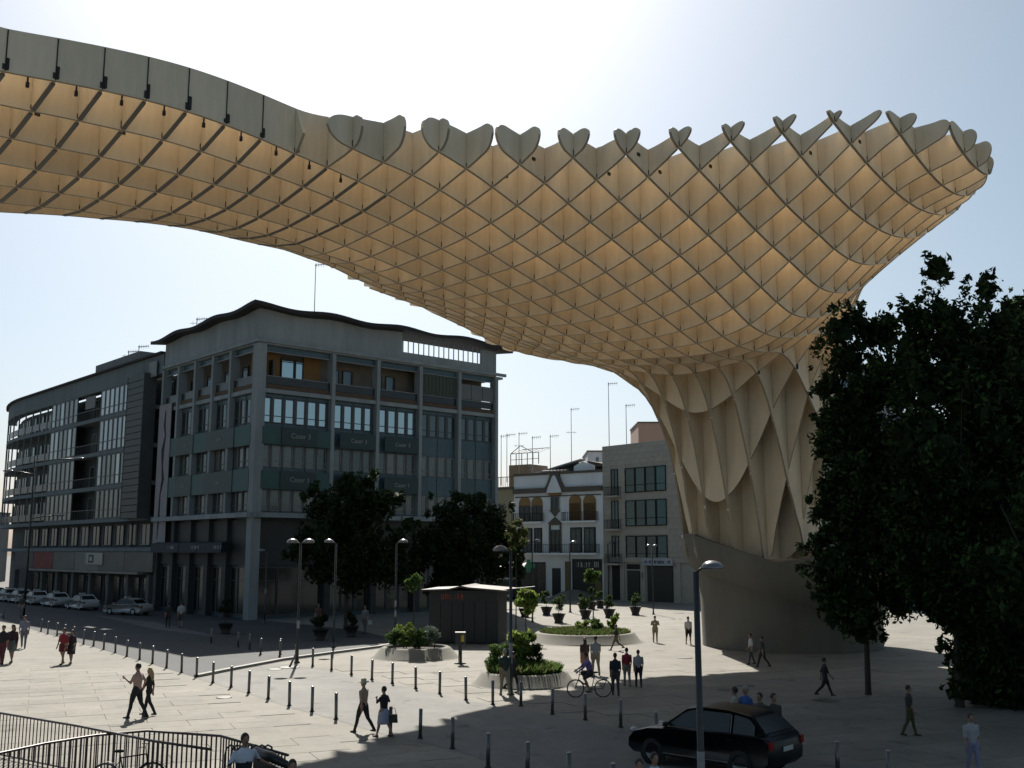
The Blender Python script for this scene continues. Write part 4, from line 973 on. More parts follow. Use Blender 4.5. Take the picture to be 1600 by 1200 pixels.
# looped end of the stair balustrade and the dark sloping handrail panel beside the striped man
lt = thing('stair_balustrade', 'short run of looped steel hoops at the stair head by the striped man', 'railing', Vector((*rp(352,1168,1.25), 0)))
for k in range(7):
    x = k*.135; MB().tube([(x,0,0),(x,0,1.1),(x+.03,0,1.24),(x+.12,.02,1.3),(x+.2,.03,1.26),(x+.23,.03,1.1)], .022, 8).build('hoop', M_rl, lt)
EB = Vector((*rp(398,1172,1.35),0)); ed = Vector((*rp(452,1192,1.2),0)) - EB
et = thing('sloping_handrail', 'broad dark sloping handrail panel running down right of the striped man', 'handrail', EB)
MB().tube([(0,0,1.32),(ed.x*.5,ed.y*.5,1.26),(ed.x,ed.y,1.14)], [.11,.11,.07], 10).build('rubber_handrail', mat('black_rubber', (.015,.015,.017), .35, .1, 4), et)
MB().add([(0,0,1.2),(ed.x,ed.y,1.02),(ed.x,ed.y,.1),(0,0,.1),(.03,.05,1.2),(ed.x+.03,ed.y+.05,1.02),(ed.x+.03,ed.y+.05,.1),(.03,.05,.1)], [(0,1,2,3),(7,6,5,4),(0,4,5,1),(2,6,7,3),(0,3,7,4),(1,5,6,2)]).build('side_panel', mat('smoked_panel', (.03,.034,.04), .2, .1, 2), et)
for k in range(5):
    x = ed.x*(.45+.13*k); y = ed.y*(.45+.13*k)-.25; MB().tube([(x,y,0),(x,y,.95),(x+.05,y,1.03),(x+.12,y,1.0)], .02, 8).build('hoop', M_rl, et)

# ================================================================== PLANTERS AND PLANTS
M_soil = mat('soil', (0.03,0.022,0.015), .95, .3, 4)
def leafmat(n, c, tr=.25): return mat(n, c, .65, .35, 3, spec=.12, trans=tr)
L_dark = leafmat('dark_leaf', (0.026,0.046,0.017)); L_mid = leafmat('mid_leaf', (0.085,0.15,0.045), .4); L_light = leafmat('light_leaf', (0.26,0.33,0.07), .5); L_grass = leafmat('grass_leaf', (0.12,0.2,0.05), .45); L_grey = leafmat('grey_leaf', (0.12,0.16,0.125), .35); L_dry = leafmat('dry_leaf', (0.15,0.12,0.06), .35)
M_bark = mat('bark', (0.06,0.048,0.037), .9, .3, 6, bump=.4)
M_shadebark = M_bark
nrng = np.random.default_rng(5)
def leaves(n, blobs, size, name, m, parent, thin=.45, kind=None, up=0.0, gap=0.0):
    """n separate leaf faces spread through ellipsoidal clumps: (cx,cy,cz,rx,ry,rz,weight)"""
    B = np.array(blobs, float); wgt = B[:,6]/B[:,6].sum(); k = nrng.choice(len(B), n, p=wgt)
    d = nrng.normal(size=(n,3)); d /= np.linalg.norm(d,axis=1)[:,None]
    rad = nrng.random(n)**(1/2.2)
    c = B[k,:3] + d*rad[:,None]*B[k,3:6]
    a = nrng.normal(size=(n,3)); a[:,2] += up; a /= np.linalg.norm(a,axis=1)[:,None]
    r_ = nrng.normal(size=(n,3)); b_ = np.cross(a, r_); b_ /= np.linalg.norm(b_,axis=1)[:,None]
    s = size*(.6+.8*nrng.random(n))[:,None]; nn = np.cross(a,b_)
    V = np.stack([c-a*s, c+b_*s*thin+nn*s*.15, c+a*s, c-b_*s*thin+nn*s*.15], 1).reshape(-1,3)
    me = bpy.data.meshes.new(name); me.vertices.add(4*n); me.vertices.foreach_set('co', V.ravel())
    me.loops.add(4*n); me.loops.foreach_set('vertex_index', np.arange(4*n)); me.polygons.add(n); me.polygons.foreach_set('loop_start', np.arange(0,4*n,4)); me.polygons.foreach_set('loop_total', np.full(n,4))
    ms = m if isinstance(m, (list,tuple)) else [m]
    for q in ms: me.materials.append(q)
    me.polygons.foreach_set('material_index', nrng.integers(0, len(ms), n)); me.update(); me.validate()
    return link(name, me, parent, kind=kind)
def clumps(cx, cy, cz, rx, ry, rz, n, s0, s1, shell=.75, seed=1):
    g_ = np.random.default_rng(seed); out = []
    for _ in range(n):
        d = g_.normal(size=3); d /= np.linalg.norm(d); q = shell + (1-shell)*g_.random() if g_.random() < .75 else g_.random()*shell
        s = s0+(s1-s0)*g_.random(); out.append((cx+d[0]*rx*q, cy+d[1]*ry*q, cz+d[2]*rz*q, s, s, s*.8, s*s))
    return out
def tree(name, label, p, h_trunk, crown, nleaf, lsize, mats, group=None, r0=.16, limbs=10, ncl=40, cs=(.5,1.0), seed=1, extra=(), inner=0):
    t = thing(name, label, 'tree', (p.x, p.y, 0), 0, group)
    cx, cy, cz, rx, ry, rz = crown; rr = random.Random(seed)
    tb = MB(); top_ = Vector((cx*.6, cy*.6, cz+rz*.4)); f_ = Vector((cx*.2, cy*.2, h_trunk))
    tb.tube([(0,0,-.1),(0,0,.12),(cx*.08,cy*.08,h_trunk*.5),f_,(f_+top_)/2,top_], [r0*1.5,r0*1.1,r0*.95,r0*.85,r0*.5,r0*.1], 9); tb.build('trunk', M_bark, t)
    for k in range(limbs):
        a = 2*math.pi*k/limbs+rr.uniform(-.3,.3); s = f_.lerp(top_, rr.uniform(0,.55)); e = Vector((cx+math.cos(a)*rx*rr.uniform(.55,.9), cy+math.sin(a)*ry*rr.uniform(.55,.9), cz+rz*rr.uniform(-.35,.75)))
        m_ = s.lerp(e,.5)+Vector((0,0,-.08*(e-s).length)); MB().tube([s, m_, e], [r0*.42,r0*.26,r0*.06], 6).build('limb', M_bark, t)
    cl = clumps(cx,cy,cz,rx,ry,rz,ncl,cs[0],cs[1],seed=seed) + list(extra)
    fr = []
    for x, y, z, a, b_, c_, w_ in extra:      # ragged sprays of leaves round the outside of every clump
        if a < .4: continue
        for _ in range(5):
            u_ = rr.uniform(0, 6.283); e_ = rr.uniform(-.6, 1.0); q = rr.uniform(.95, 1.35); s_ = a*rr.uniform(.12, .28)
            fr.append((x+a*q*math.cos(u_), y+a*q*math.sin(u_)*.8, z+a*q*e_, s_, s_, s_*1.5, s_*s_*2.2))
    cl += fr
    leaves(nleaf, cl, lsize, 'crown', mats, t)
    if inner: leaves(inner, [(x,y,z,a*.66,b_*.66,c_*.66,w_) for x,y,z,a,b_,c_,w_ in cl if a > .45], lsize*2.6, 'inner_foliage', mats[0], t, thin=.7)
    return t
# big trees on the right
def loc(p, px, py, dy=0):     # offset from tree base p of a point on the pixel ray at the tree's depth
    q = at(px, py, p.y+dy); return (q.x-p.x, q.y-p.y, q.z)
p = gnd(1357, 1086)
def blob(p, px, py, rpx, dy=0, w=1.0, rz=1.0):
    x, y, z = loc(p, px, py, dy); r_ = rpx*(p.y+dy)/F; return (x, y, z, r_, r_, r_*rz, r_*r_*w)
ex = [blob(p,*q) for q in [(1310,520,30),(1295,600,26),(1330,560,45),(1300,660,30),(1330,640,50),(1300,700,34),(1350,700,60),(1310,760,40),(1290,800,26),(1350,780,60),(1320,830,45),(1300,880,40),(1350,860,60),(1340,930,50),(1300,930,30),(1400,930,45),(1320,480,14),(1335,500,22),(1345,478,12),(1385,520,35),(1390,600,60),(1400,700,60),(1270,850,12),(1285,850,20),(1345,600,24,-1.2),(1360,520,26),(1375,800,60),(1400,860,55),(1390,760,60),(1310,950,34),(1345,975,36),(1290,905,22),(1420,905,45)]]
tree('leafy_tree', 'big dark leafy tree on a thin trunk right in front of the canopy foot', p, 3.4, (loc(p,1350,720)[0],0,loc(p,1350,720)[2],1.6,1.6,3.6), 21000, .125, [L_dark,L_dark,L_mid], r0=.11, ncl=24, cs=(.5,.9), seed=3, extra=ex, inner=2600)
p = gnd(1500, 1105); p2 = p
ex = [blob(p,*q) for q in [(1450,430,10),(1447,450,12),(1462,408,7),(1478,418,8),(1484,432,9),(1507,462,10),(1510,440,6),(1534,452,8),(1538,466,8),(1410,467,10),(1420,482,10),(1434,472,9),(1395,495,12),(1450,470,18),(1460,420,20),(1455,400,8),(1475,440,14),(1480,402,7),(1470,500,40),(1430,500,24),(1412,480,14),(1508,450,8),(1512,435,7),(1505,480,16),(1535,445,12),(1530,470,14),(1540,480,10),(1430,540,40),(1500,540,60),(1560,560,60),(1450,600,70),(1530,640,80),(1590,640,70),(1440,690,70),(1520,740,85),(1600,740,80),(1430,780,70),(1510,840,85),(1590,860,90),(1440,870,60),(1500,920,70),(1580,960,85),(1440,930,35),(1550,1010,55),(1600,1040,70),(1640,700,80),(1640,900,90),(1500,965,35),(1530,1000,45),(1560,1060,50),(1610,1100,60),(1530,1040,45),(1535,985,50),(1508,1015,26),(1512,1050,28),(1540,1070,40),(1590,1095,50),(1500,1080,20),(1570,1030,60),(1450,895,60),(1490,910,60),(1500,860,80),(1460,800,70),(1550,900,80),(1590,520,40),(1560,510,30)]]
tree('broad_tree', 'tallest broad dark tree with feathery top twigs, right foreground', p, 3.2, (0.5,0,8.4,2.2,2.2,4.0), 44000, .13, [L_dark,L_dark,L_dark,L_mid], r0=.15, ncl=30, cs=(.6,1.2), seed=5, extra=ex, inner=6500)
p = gnd(1640, 1060)
ex = [blob(p,*q) for q in [(1590,490,35),(1580,480,14),(1600,470,18),(1555,500,16),(1600,550,60),(1660,560,90),(1560,580,40),(1600,680,90),(1680,720,110),(1600,820,90),(1680,880,110),(1610,940,80),(1590,620,60),(1620,760,90),(1560,720,70),(1580,1000,70),(1640,1010,80)]]
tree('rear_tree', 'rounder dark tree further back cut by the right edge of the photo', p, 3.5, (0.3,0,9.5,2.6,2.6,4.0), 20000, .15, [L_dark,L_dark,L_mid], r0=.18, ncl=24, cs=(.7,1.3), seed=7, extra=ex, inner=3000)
for px, py, lab, sd_, hh in ((1690,1150,'near dark tree shading the pavement just beyond the right edge',11,5.5),):
    p = gnd(px, py); tree('shade_tree', lab, p, 2.8, (0,0,hh,2.6,2.6,2.6), 9000, .16, [L_dark,L_dark,L_mid], r0=.15, ncl=30, cs=(.6,1.1), seed=sd_)
# two trees in front of the office block
for px, py, lab, sd_, bl in ((540,984,'dark street tree in front of the left part of the office facade',21,[(505,795,30),(560,775,30),(545,750,14),(530,765,16),(590,790,30),(478,835,16),(520,850,36),(575,870,46),(622,845,22),(555,810,36),(488,768,10),(612,778,12),(470,860,20),(500,890,26),(610,890,34),(550,905,30),(640,820,12),(575,752,10)]),
                          (735,974,'dark street tree in front of the right part of the office facade above the kiosk',22,[(700,805,26),(738,795,24),(770,810,26),(690,850,40),(740,850,46),(790,840,22),(720,890,42),(775,880,34),(662,838,16),(806,862,14),(715,778,10),(655,872,22),(752,778,9),(640,900,24),(690,915,24),(800,890,16)])):
    p = gnd(px, py); ex = [blob(p,*q) for q in bl]
    x, y, z = loc(p, px, 850)
    tree('street_tree', lab, p, 3.5, (0,0,z,3.0,2.4,2.2), 15000, .16, [L_dark], 'street trees before the office block', r0=.15, ncl=22, cs=(.5,1.0), seed=sd_, extra=ex, inner=1500)
# planters
M_plc = mat('planter_concrete', (0.20,0.195,0.165), .85, .12, .8, streak=True, bump=.2)
def planter(pxl, pxr, ybase, ytop, label, slant=.62):
    p = gnd((pxl+pxr)/2, ybase); p.y += (pxr-pxl)/2*p.y/F*.75; r_ = (pxr-pxl)/2*p.y/F; h = max(.45, (ybase-ytop)*(p.y-r_)/F*.75)
    t = thing('round_planter', label, 'planter', p)
    ri = r_*slant
    MB().lathe([(r_,0),(r_*.93,.05),(ri+.12,h*.9),(ri,h),(ri-.14,h),(ri-.16,h-.16)], 48, cap=False).build('concrete_skirt', M_plc, t)
    MB().lathe([(ri-.15,h-.15),(.01,h-.1)], 32, cap=False).build('soil_bed', M_soil, t)
    return t, p, ri, h
def shrub(p, off, h0, r_, hz_, n, size, m, label, name='shrub', group=None, cs=None, up=0):
    q = Vector((p.x+off[0], p.y+off[1], h0)); t = thing(name, label, 'plant', q, 0, group)
    MB().tube([(0,0,-.15),(.02,0,hz_*.6)], [.035,.012], 6).build('stem', M_bark, t)
    cl = clumps(0,0,hz_*.55,r_*.7,r_*.7,hz_*.4,10,r_*.25,r_*.45,seed=int(n+off[0]*10)%97)
    leaves(n, cl, size, 'foliage', m, t, up=up); return t
def grassy(p, ri, h, n, m, label, hmax, name='planting', seed=3, cx=0):
    t = thing(name, label, 'plants', (p.x, p.y, h-.14)); t['kind'] = 'stuff'
    g_ = np.random.default_rng(seed); a = g_.random(n)*6.283; r_ = np.sqrt(g_.random(n))*(ri-.2)
    x, y = r_*np.cos(a), r_*np.sin(a); hh = hmax*(.35+.65*g_.random(n))*(1-.35*(r_/ri)); la = g_.random(n)*6.283; le = hh*(.2+.5*g_.random(n)); w_ = .02+.03*g_.random(n)
    V = np.stack([np.stack([x-w_*np.sin(la),y+w_*np.cos(la),0*x],1), np.stack([x+w_*np.sin(la),y-w_*np.cos(la),0*x],1), np.stack([x+le*.4*np.cos(la)+w_*np.sin(la),y+le*.4*np.sin(la)-w_*np.cos(la),hh*.65],1), np.stack([x+le*np.cos(la),y+le*np.sin(la),hh],1)],1).reshape(-1,3)
    me = bpy.data.meshes.new('blades'); me.from_pydata(V.tolist(), [], [(4*k,4*k+1,4*k+2,4*k+3) for k in range(n)])
    ms = m if isinstance(m,(list,tuple)) else [m]
    for q in ms: me.materials.append(q)
    me.polygons.foreach_set('material_index', nrng.integers(0,len(ms),n)); link('blades', me, t); return t
t1, p1, r1, h1 = planter(576, 714, 1032, 1010, 'round concrete planter with clipped shrubs left of the kiosk', .72)
for k, (dx, dy, r_, hz_, m) in enumerate([(-1.25,-.3,.6,.95,L_mid),(-.55,-.6,.62,1.05,[L_mid,L_light]),(-.8,.4,.7,1.45,[L_mid,L_light]),(.25,-.5,.65,1.0,L_mid),(.2,.5,.7,1.0,L_mid),(1.15,-.2,.85,1.25,L_grey)]):
    lab = ['round dark clipped shrub at the left of the first planter','second clipped shrub from the left in the first planter','tall bright bushy shrub at the back of the first planter','middle clipped shrub in the first planter','back middle shrub behind the clipped row of the first planter','big grey green shrub at the right end of the first planter'][k]
    shrub(p1, (dx*r1/2.0, dy*r1/2.0), h1-.1, r_, hz_, 1500, .06, m, lab, group='shrubs of the first planter')
t2, p2_, r2, h2 = planter(738, 903, 1076, 1050, 'round concrete planter with grasses beside the dark lamp and cyclist', .74)
grassy(p2_, r2, h2, 5000, [L_grass,L_mid,L_grass,L_dry], 'dense green grasses and weeds filling the planter by the cyclist', .75, 'planter_grass', 4)
shrub(p2_, (-r2*.62,.1), h2-.1, .75, 1.3, 1700, .07, [L_grass,L_mid], 'bright leafy bush at the left of the grassy planter', up=.6)
shrub(p2_, (r2*.30,.2), h2-.1, .5, 1.25, 1400, .05, L_dark, 'dark upright conical shrub at the right of the grassy planter')
shrub(p2_, (-r2*.12,.6), h2-.1, .8, 1.9, 1500, .12, [L_grass,L_light], 'tall reedy bush behind the dark lamp in the grassy planter', up=1.2)
t3, p3, r3, h3 = planter(828, 1010, 1008, 988, 'large low concrete planter bed in front of the potted plants', .80)
grassy(p3, r3, h3, 6500, [L_grass,L_dry,L_mid], 'low grass filling the large bed before the potted plants', .55, 'bed_grass', 5)
shrub(p3, (r3*.32,.1), h3-.1, .8, .8, 1400, .08, [L_grass,L_mid], 'leafy bush on the right half of the large bed', up=.6)
shrub(p3, (-r3*.02,.3), h3-.1, .6, .75, 1000, .08, [L_grass,L_light], 'pale bush in the middle of the large bed behind the walking man', up=.6)
shrub(p3, (r3*.62,.3), h3-.1, .5, 1.4, 420, .12, [L_grass,L_light], 'wispy tall grass tuft at the right of the large bed', up=1.8)
md = gnd(898, 936); MB().lathe([(3.2,0),(2.6,.32),(1.6,.8),(.6,1.05),(.01,1.1)], 32, cap=False).build('paved_mound', M_plc, None, md, 0, 'structure')
# young trees
def sapling(px, ybase, ytop, ycr, rpx, label, m, n, lsz, z0=0.0):
    p = gnd(px, ybase); k = p.y/F; ht = at(px, ytop, p.y).z; zc = at(px, ycr, p.y).z; r_ = rpx*k
    t = thing('young_tree', label, 'tree', (p.x, p.y, z0))
    MB().tube([(0,0,-.1),(.03,0,zc*.5),(0,0,ht*.93-z0)], [.05,.035,.012], 7).build('trunk', M_bark, t)
    leaves(n, clumps(0,0,(zc+ht)/2-z0,r_*.8,r_*.8,(ht-zc)*.5,12,r_*.3,r_*.5,seed=int(px)), lsz, 'crown', m, t, up=.3)
sapling(645, 1022, 900, 925, 13, 'slim young tree with a small leafy head in the first planter', [L_mid,L_grass], 700, .12, h1-.1)
sapling(821, 1048, 922, 962, 20, 'young tree with a pale yellow green head in the grassy planter', [L_light,L_light,L_grass], 1100, .13, h2-.1)
sapling(927, 990, 888, 912, 13, 'young tree with a bright leafy head in the large bed', [L_grass,L_mid], 700, .14, h3-.1)
sapling(806, 985, 812, 868, 18, 'young tree with a brownish sparse head beside the dark street trees', [L_dry,L_mid], 900, .16)
# potted plants
M_pot = mat('pot_plastic', (0.016,0.015,0.014), .6, .2, 3)
pots = [(854,961,'leaning dark shrub in a black tub at the left of the tub group',.55,1.5),(873,973,'broad upright shrub in a black tub nearest to the lamp',.75,1.6),(820,964,'shrub in a black tub hidden under the pale young tree',.6,.9),(911,955,'narrow pointed shrub in a black tub behind the round ones',.4,1.2),(915,967,'dense dark shrub in a wide black tub beside the bed',.6,1.05),(924.5,952,'twin stemmed shrub in a black tub at the back of the group',.55,1.45),(938,950,'low wide shrub in a black tub at the back right of the group',.6,1.0),(952,965,'round topped shrub in a black tub at the right of the group',.6,1.1),(993,961,'palm like shrub in a black tub standing alone to the right',.7,1.15)]
pots += [(352,990,'tall dark shrub in a square black pot in the shade before the office',.6,1.6),(500,1000,'dark bush in a black tub in the shade by the twin headed lamp',.7,.9),(548,995,'low dark bush in a black tub in the shade left of the first planter',.6,.9),(762,1000,'dim shrub in a tub at the right flank of the kiosk',.6,1.2)]
for k, (px, py, lab, r_, h_) in enumerate(pots):
    p = gnd(px, py); t = thing('potted_shrub', lab, 'potted plant', p, 0, 'shrubs in black tubs')
    MB().lathe([(.34,0),(.36,.05),(.30,.12),(.50,.62),(.55,.66),(.55,.72),(.47,.72),(.45,.6)], 14, cap=False).build('tub', M_pot, t)
    MB().lathe([(.46,.62),(.01,.66)], 12, cap=False).build('soil', M_soil, t)
    MB().tube([(0,0,.55),(.05*(k%3-1),0,.75+h_*.6)], [.03,.012], 6).build('stem', M_bark, t)
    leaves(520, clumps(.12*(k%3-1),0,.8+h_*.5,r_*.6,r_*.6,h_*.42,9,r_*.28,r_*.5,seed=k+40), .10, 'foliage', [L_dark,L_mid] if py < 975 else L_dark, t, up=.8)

# ================================================================== PEOPLE
_clm = {}
def cloth(c): 
    k = 'cloth_%02x%02x%02x' % tuple(int(min(.99, x)*255) for x in c)
    return mat(k, tuple(x/ALB for x in c), .85, .12, 6, bump=.2)
SKIN = mat('skin', (0.36,0.20,0.135), .55, .08, 8); HAIR = {'dark': mat('dark_hair', (0.018,0.013,0.01), .6, .2, 10), 'blond': mat('blond_hair', (0.38,0.27,0.12), .6, .2, 10), 'grey': mat('grey_hair', (0.3,0.29,0.28), .6, .2, 10)}
EYE = mat('eye', (0.03,0.02,0.02), .3, .02, 2); LIP = mat('lips', (0.22,0.07,0.06), .5, .05, 2); SHOE = mat('shoe_leather', (0.02,0.018,0.016), .5, .2, 6)
def person(label, px, ytop, ybot, face, shirt, pants, walk=.0, hair='dark', sleeves=True, arms=(0,0), elb=(15,15), legs='trousers', long_hair=False, hat=None, skirt=None, p=None, h=None, crouch=None, lean=0, wide=1.1, group=None, stripes=None, phase=1, pose=None):
    """one continuous body mesh; hair, hat and skirt are its children. face: 0 looks away from the camera, 90 to the left"""
    if p is None: p = gnd(px, ybot)
    if h is None: h = max(1.5, min(1.9, at(px, ytop, p.y).z))
    s = h/1.75
    t = thing('person', label, 'person', (p.x, p.y, p.z if p.z > .2 else 0), R(face), group)
    prims = MB(); seg = []           # seg: (a, b, material index) used to colour the faces
    def limb(pts, rs, mi):
        pts = [Vector(q) for q in pts]; prims.tube(pts, rs, 9)
        prims.ell(pts[0], rs[0], rs[0], rs[0], 9, 6); prims.ell(pts[-1], rs[-1], rs[-1], rs[-1], 9, 6)
        for a, c in zip(pts[:-1], pts[1:]): seg.append((a, c, mi))
    hipz = .92
    A = R(24*walk)*phase
    joints = []
    for sd, ang in ((-1, A), (1, -A)):
        hp = Vector((sd*.09*wide, 0, hipz))
        if pose and pose.get('legs'):
            kn, an = [Vector(q) for q in pose['legs'][0 if sd < 0 else 1]]
        else:
            back = ang < 0
            th_ = ang*(.75 if back else 1.0); kn = hp + Vector((0, math.sin(th_)*.42, -math.cos(th_)*.42))
            sh = ang*(1.75 if back else .75); an = kn + Vector((0, math.sin(sh)*.43, -math.cos(sh)*.43))
        joints.append((hp, kn, an))
    drop = 0 if pose and pose.get('legs') else min(j[2].z for j in joints) - .075
    if abs(drop) > 1e-4: joints = [tuple(q-Vector((0,0,drop)) for q in j) for j in joints]
    dz = Vector((0,0,-drop)); Lm = Matrix.Rotation(-R(lean), 4, 'X')
    def up(v):                      # upper body, leaning about the hips
        v = Vector(v) + dz - Vector((0,0,hipz)) - dz; return Lm @ v + Vector((0,0,hipz)) + dz
    shin = 0 if legs in ('shorts','bare') else 2
    thigh = 0 if legs == 'bare' else 2
    for (hp, kn, an) in joints:
        limb([hp, hp.lerp(kn,.5)+Vector((0,.012,0)), kn], [.10*wide,.088*wide,.068], thigh); limb([kn, kn.lerp(an,.35)+Vector((0,-.015,0)), an], [.064,.062,.05] if shin else [.056,.055,.036], shin)
        fd = (an-kn); pitch_ = math.atan2(fd.y, -fd.z)*.6 if not pose else 0
        toe = an + Vector((0, .15*math.cos(pitch_), -.045+.15*math.sin(-pitch_ if pitch_ < 0 else 0)*-1))
        if pitch_ < 0: toe = an + Vector((0,.13,-.055))
        limb([an+Vector((0,-.045,-.04)), toe], [.042,.033], 3)
    # torso
    tors = [(.84,.155*wide,.105*wide,2),(.93,.165*wide,.115*wide,2),(1.03,.145*wide,.105*wide,1),(1.16,.158*wide,.112*wide,1),(1.29,.188*wide,.122*wide,1),(1.38,.178*wide,.105,1),(1.435,.125,.08,1),(1.5,.055,.055,0)]
    n = 14; vs = []
    for z, rx, ry, mi in tors:
        for k in range(n): vs.append(up((rx*math.cos(2*math.pi*k/n), ry*math.sin(2*math.pi*k/n), z)))
    prims.add(vs, [(i*n+k, i*n+(k+1)%n, (i+1)*n+(k+1)%n, (i+1)*n+k) for i in range(len(tors)-1) for k in range(n)] + [tuple(range(n-1,-1,-1)), tuple((len(tors)-1)*n+k for k in range(n))])
    for (z0,_,_,_), (z1,_,_,mi) in zip(tors[:-1], tors[1:]): seg.append((up((0,0,z0)), up((0,0,z1)), mi if z1 > 1.0 else 2))
    # head: skull, jaw, nose, ears, neck
    hc = up((0,.015,1.635)); limb([up((0,0,1.45)), up((0,.01,1.56))], [.052,.05], 0)
    prims.ell(hc, .075, .095, .11, 12, 8); prims.ell(hc+Vector((0,.03,-.06)), .055, .06, .055, 10, 6); prims.ell(hc+Vector((0,.098,-.015)), .014, .02, .024, 6, 4)
    for sd in (-1,1): prims.ell(hc+Vector((sd*.076,0,-.01)), .012,.022,.03,6,4)
    seg.append((hc+Vector((0,0,-.06)), hc+Vector((0,0,.07)), 0))
    hands = []
    for sd, i in ((-1,0),(1,1)):
        sh = up((sd*.175*wide, 0, 1.385)); a_ = arms[i]
        if pose and pose.get('arms'):
            el, wr = [Vector(q) for q in pose['arms'][i]]
        else:
            sw = R(a_) if a_ else -A*sd*-.8
            el = sh + Vector((sd*.035, math.sin(sw)*.28, -math.cos(sw)*.28)); f_ = sw + R(elb[i])
            wr = el + Vector((-sd*.01, math.sin(f_)*.25, -math.cos(f_)*.25))
        limb([sh, sh.lerp(el,.5), el], [.054,.05,.043], 1 if sleeves else 0); limb([el, wr], [.04,.028], 1 if sleeves == 'long' else 0)
        d = (wr-el).normalized(); hands.append((wr, d, sd)); limb([wr, wr+d*.07], [.03,.034], 0)
    me = prims.mesh('body_raw', SKIN); o = bpy.data.objects.new('tmp', me); C.objects.link(o)
    md_ = o.modifiers.new('r', 'REMESH'); md_.mode = 'VOXEL'; md_.voxel_size = .02; md_.use_smooth_shade = True
    sm_ = o.modifiers.new('s', 'SMOOTH'); sm_.factor = .5; sm_.iterations = 2
    dg = bpy.context.evaluated_depsgraph_get(); bm_ = bpy.data.meshes.new_from_object(o.evaluated_get(dg)); bpy.data.objects.remove(o); bpy.data.meshes.remove(me)
    nv = len(bm_.vertices); co = np.empty(nv*3); bm_.vertices.foreach_get('co', co); co = co.reshape(-1,3)
    nf = len(bm_.polygons); ct = np.empty(nf*3); bm_.polygons.foreach_get('center', ct); ct = ct.reshape(-1,3)
    dist_ = np.full(nf, 9.); mi_ = np.zeros(nf, int)
    for a, c, m in seg:
        a_, d_ = np.array(a), np.array(c-a); q = np.clip(((ct-a_)@d_)/max(d_@d_,1e-9),0,1); e = np.linalg.norm(ct-a_-q[:,None]*d_,axis=1)
        if m in (1,2): e = e*.8
        up_ = e < dist_; dist_[up_] = e[up_]; mi_[up_] = m
    if stripes: mi_[(mi_ == 1) & (ct[:,2] < 1.22) & (ct[:,2] > 1.06)] = 4
    loops = np.empty(len(bm_.loops), int); bm_.loops.foreach_get('vertex_index', loops)
    sizes = np.empty(nf, int); bm_.polygons.foreach_get('loop_total', sizes)
    fs = []; i = 0
    for k in range(nf): fs.append(tuple(loops[i:i+sizes[k]])); i += sizes[k]
    body = MB(); body.v = [tuple(v) for v in co]; body.f = fs; body.mi = list(mi_); body.sm = [True]*nf
    bpy.data.meshes.remove(bm_)
    # fingers and thumb on each hand, eyes and mouth on the face
    for wr, d, sd in hands:
        side = Vector((0,1,0)) - d*d.y; side = side.normalized() if side.length > .1 else Vector((1,0,0)); inn = d.cross(side)*sd
        for k, L in enumerate((.066,.076,.072,.056)):
            b0 = wr + d*.075 + side*(.027-.018*k); body.tube([b0-d*.02, b0+d*L*.55+inn*.008, b0+d*L*.95+inn*.026], [.0095,.009,.0075], 5, 0)
        b0 = wr + d*.03 + side*.028; body.tube([b0, b0+side*.022+d*.028, b0+side*.026+d*.058+inn*.012], [.011,.010,.008], 5, 0)
    for sd in (-1,1): body.ell(hc+Vector((sd*.03,.083,.01)), .011,.008,.008,6,4,5)
    body.box(hc.x-.022,hc.x+.022,hc.y+.088,hc.y+.094,hc.z-.062,hc.z-.053,6)
    body.v = [(x*s, y*s, z*s) for x, y, z in body.v]
    body.build('body', [SKIN, cloth(shirt), cloth(pants), SHOE, cloth((.015,.017,.025)), EYE, LIP], t)
    hb = MB(); hb.ell(hc+Vector((0,-.012,.022)), .086,.102,.108,14,8)
    hb.v = [(x, min(y, hc.y+.062-.25*max(0, hc.z+.05-z)) if z < hc.z+.065 else y, max(z, hc.z-.045)) for x, y, z in hb.v]
    if long_hair: hb.tube([hc+Vector((0,-.05,.05)), hc+Vector((0,-.085,-.1)), hc+Vector((0,-.11,-.27)), hc+Vector((0,-.10,-.36))], [.07,.085,.075,.03], 10)
    hb.v = [(x*s, y*s, z*s) for x, y, z in hb.v]; hb.build('hair', HAIR[hair], t)
    if hat:
        m_ = MB(); M_ = Matrix.Translation((hc.x*s,hc.y*s,(hc.z+.05)*s)); m_.lathe([(.20*s,-.01*s),(.19*s,.006*s),(.098*s,.02*s),(.094*s,.09*s),(.06*s,.115*s),(.001,.11*s)], 18, 0, True, M_); m_.build('hat', mat('straw_hat', (0.62,0.52,0.38), .8, .15, 8), t)
    if skirt:
        col, zl, fl = skirt; m_ = MB(); n = 24; vs = []
        for z, r_ in ((1.0,.15),(.9,.185*wide),(zl+.02,.19*wide+fl),(zl,.185*wide+fl)):
            for k in range(n):
                a_ = 2*math.pi*k/n; w_ = 1+.05*math.sin(a_*6)*(1 if z < .9 else 0); vs.append((r_*math.cos(a_)*w_*s, r_*.85*math.sin(a_)*w_*s, (z-drop)*s))
        m_.add(vs, [(i*n+k, i*n+(k+1)%n, (i+1)*n+(k+1)%n, (i+1)*n+k) for i in range(3) for k in range(n)], 0, True); m_.build('skirt', cloth(col), t)
    return t
BK = (.012,.012,.015)
person('man in pink shirt and black trousers striding left with one forearm raised', 212, 1035, 1123, 75, (.36,.235,.205), BK, walk=.75, arms=(0,-18), elb=(20,95), pose={'arms': [((-.27,.07,1.13),(-.24,.30,1.27)), ((.25,-.12,1.15),(.24,-.04,.92))]})
person('blond woman in black top and trousers walking beside the man in pink', 231, 1042, 1118, 78, BK, (.015,.016,.02), walk=.75, hair='blond', sleeves=True, long_hair=True, wide=.86, phase=-1)
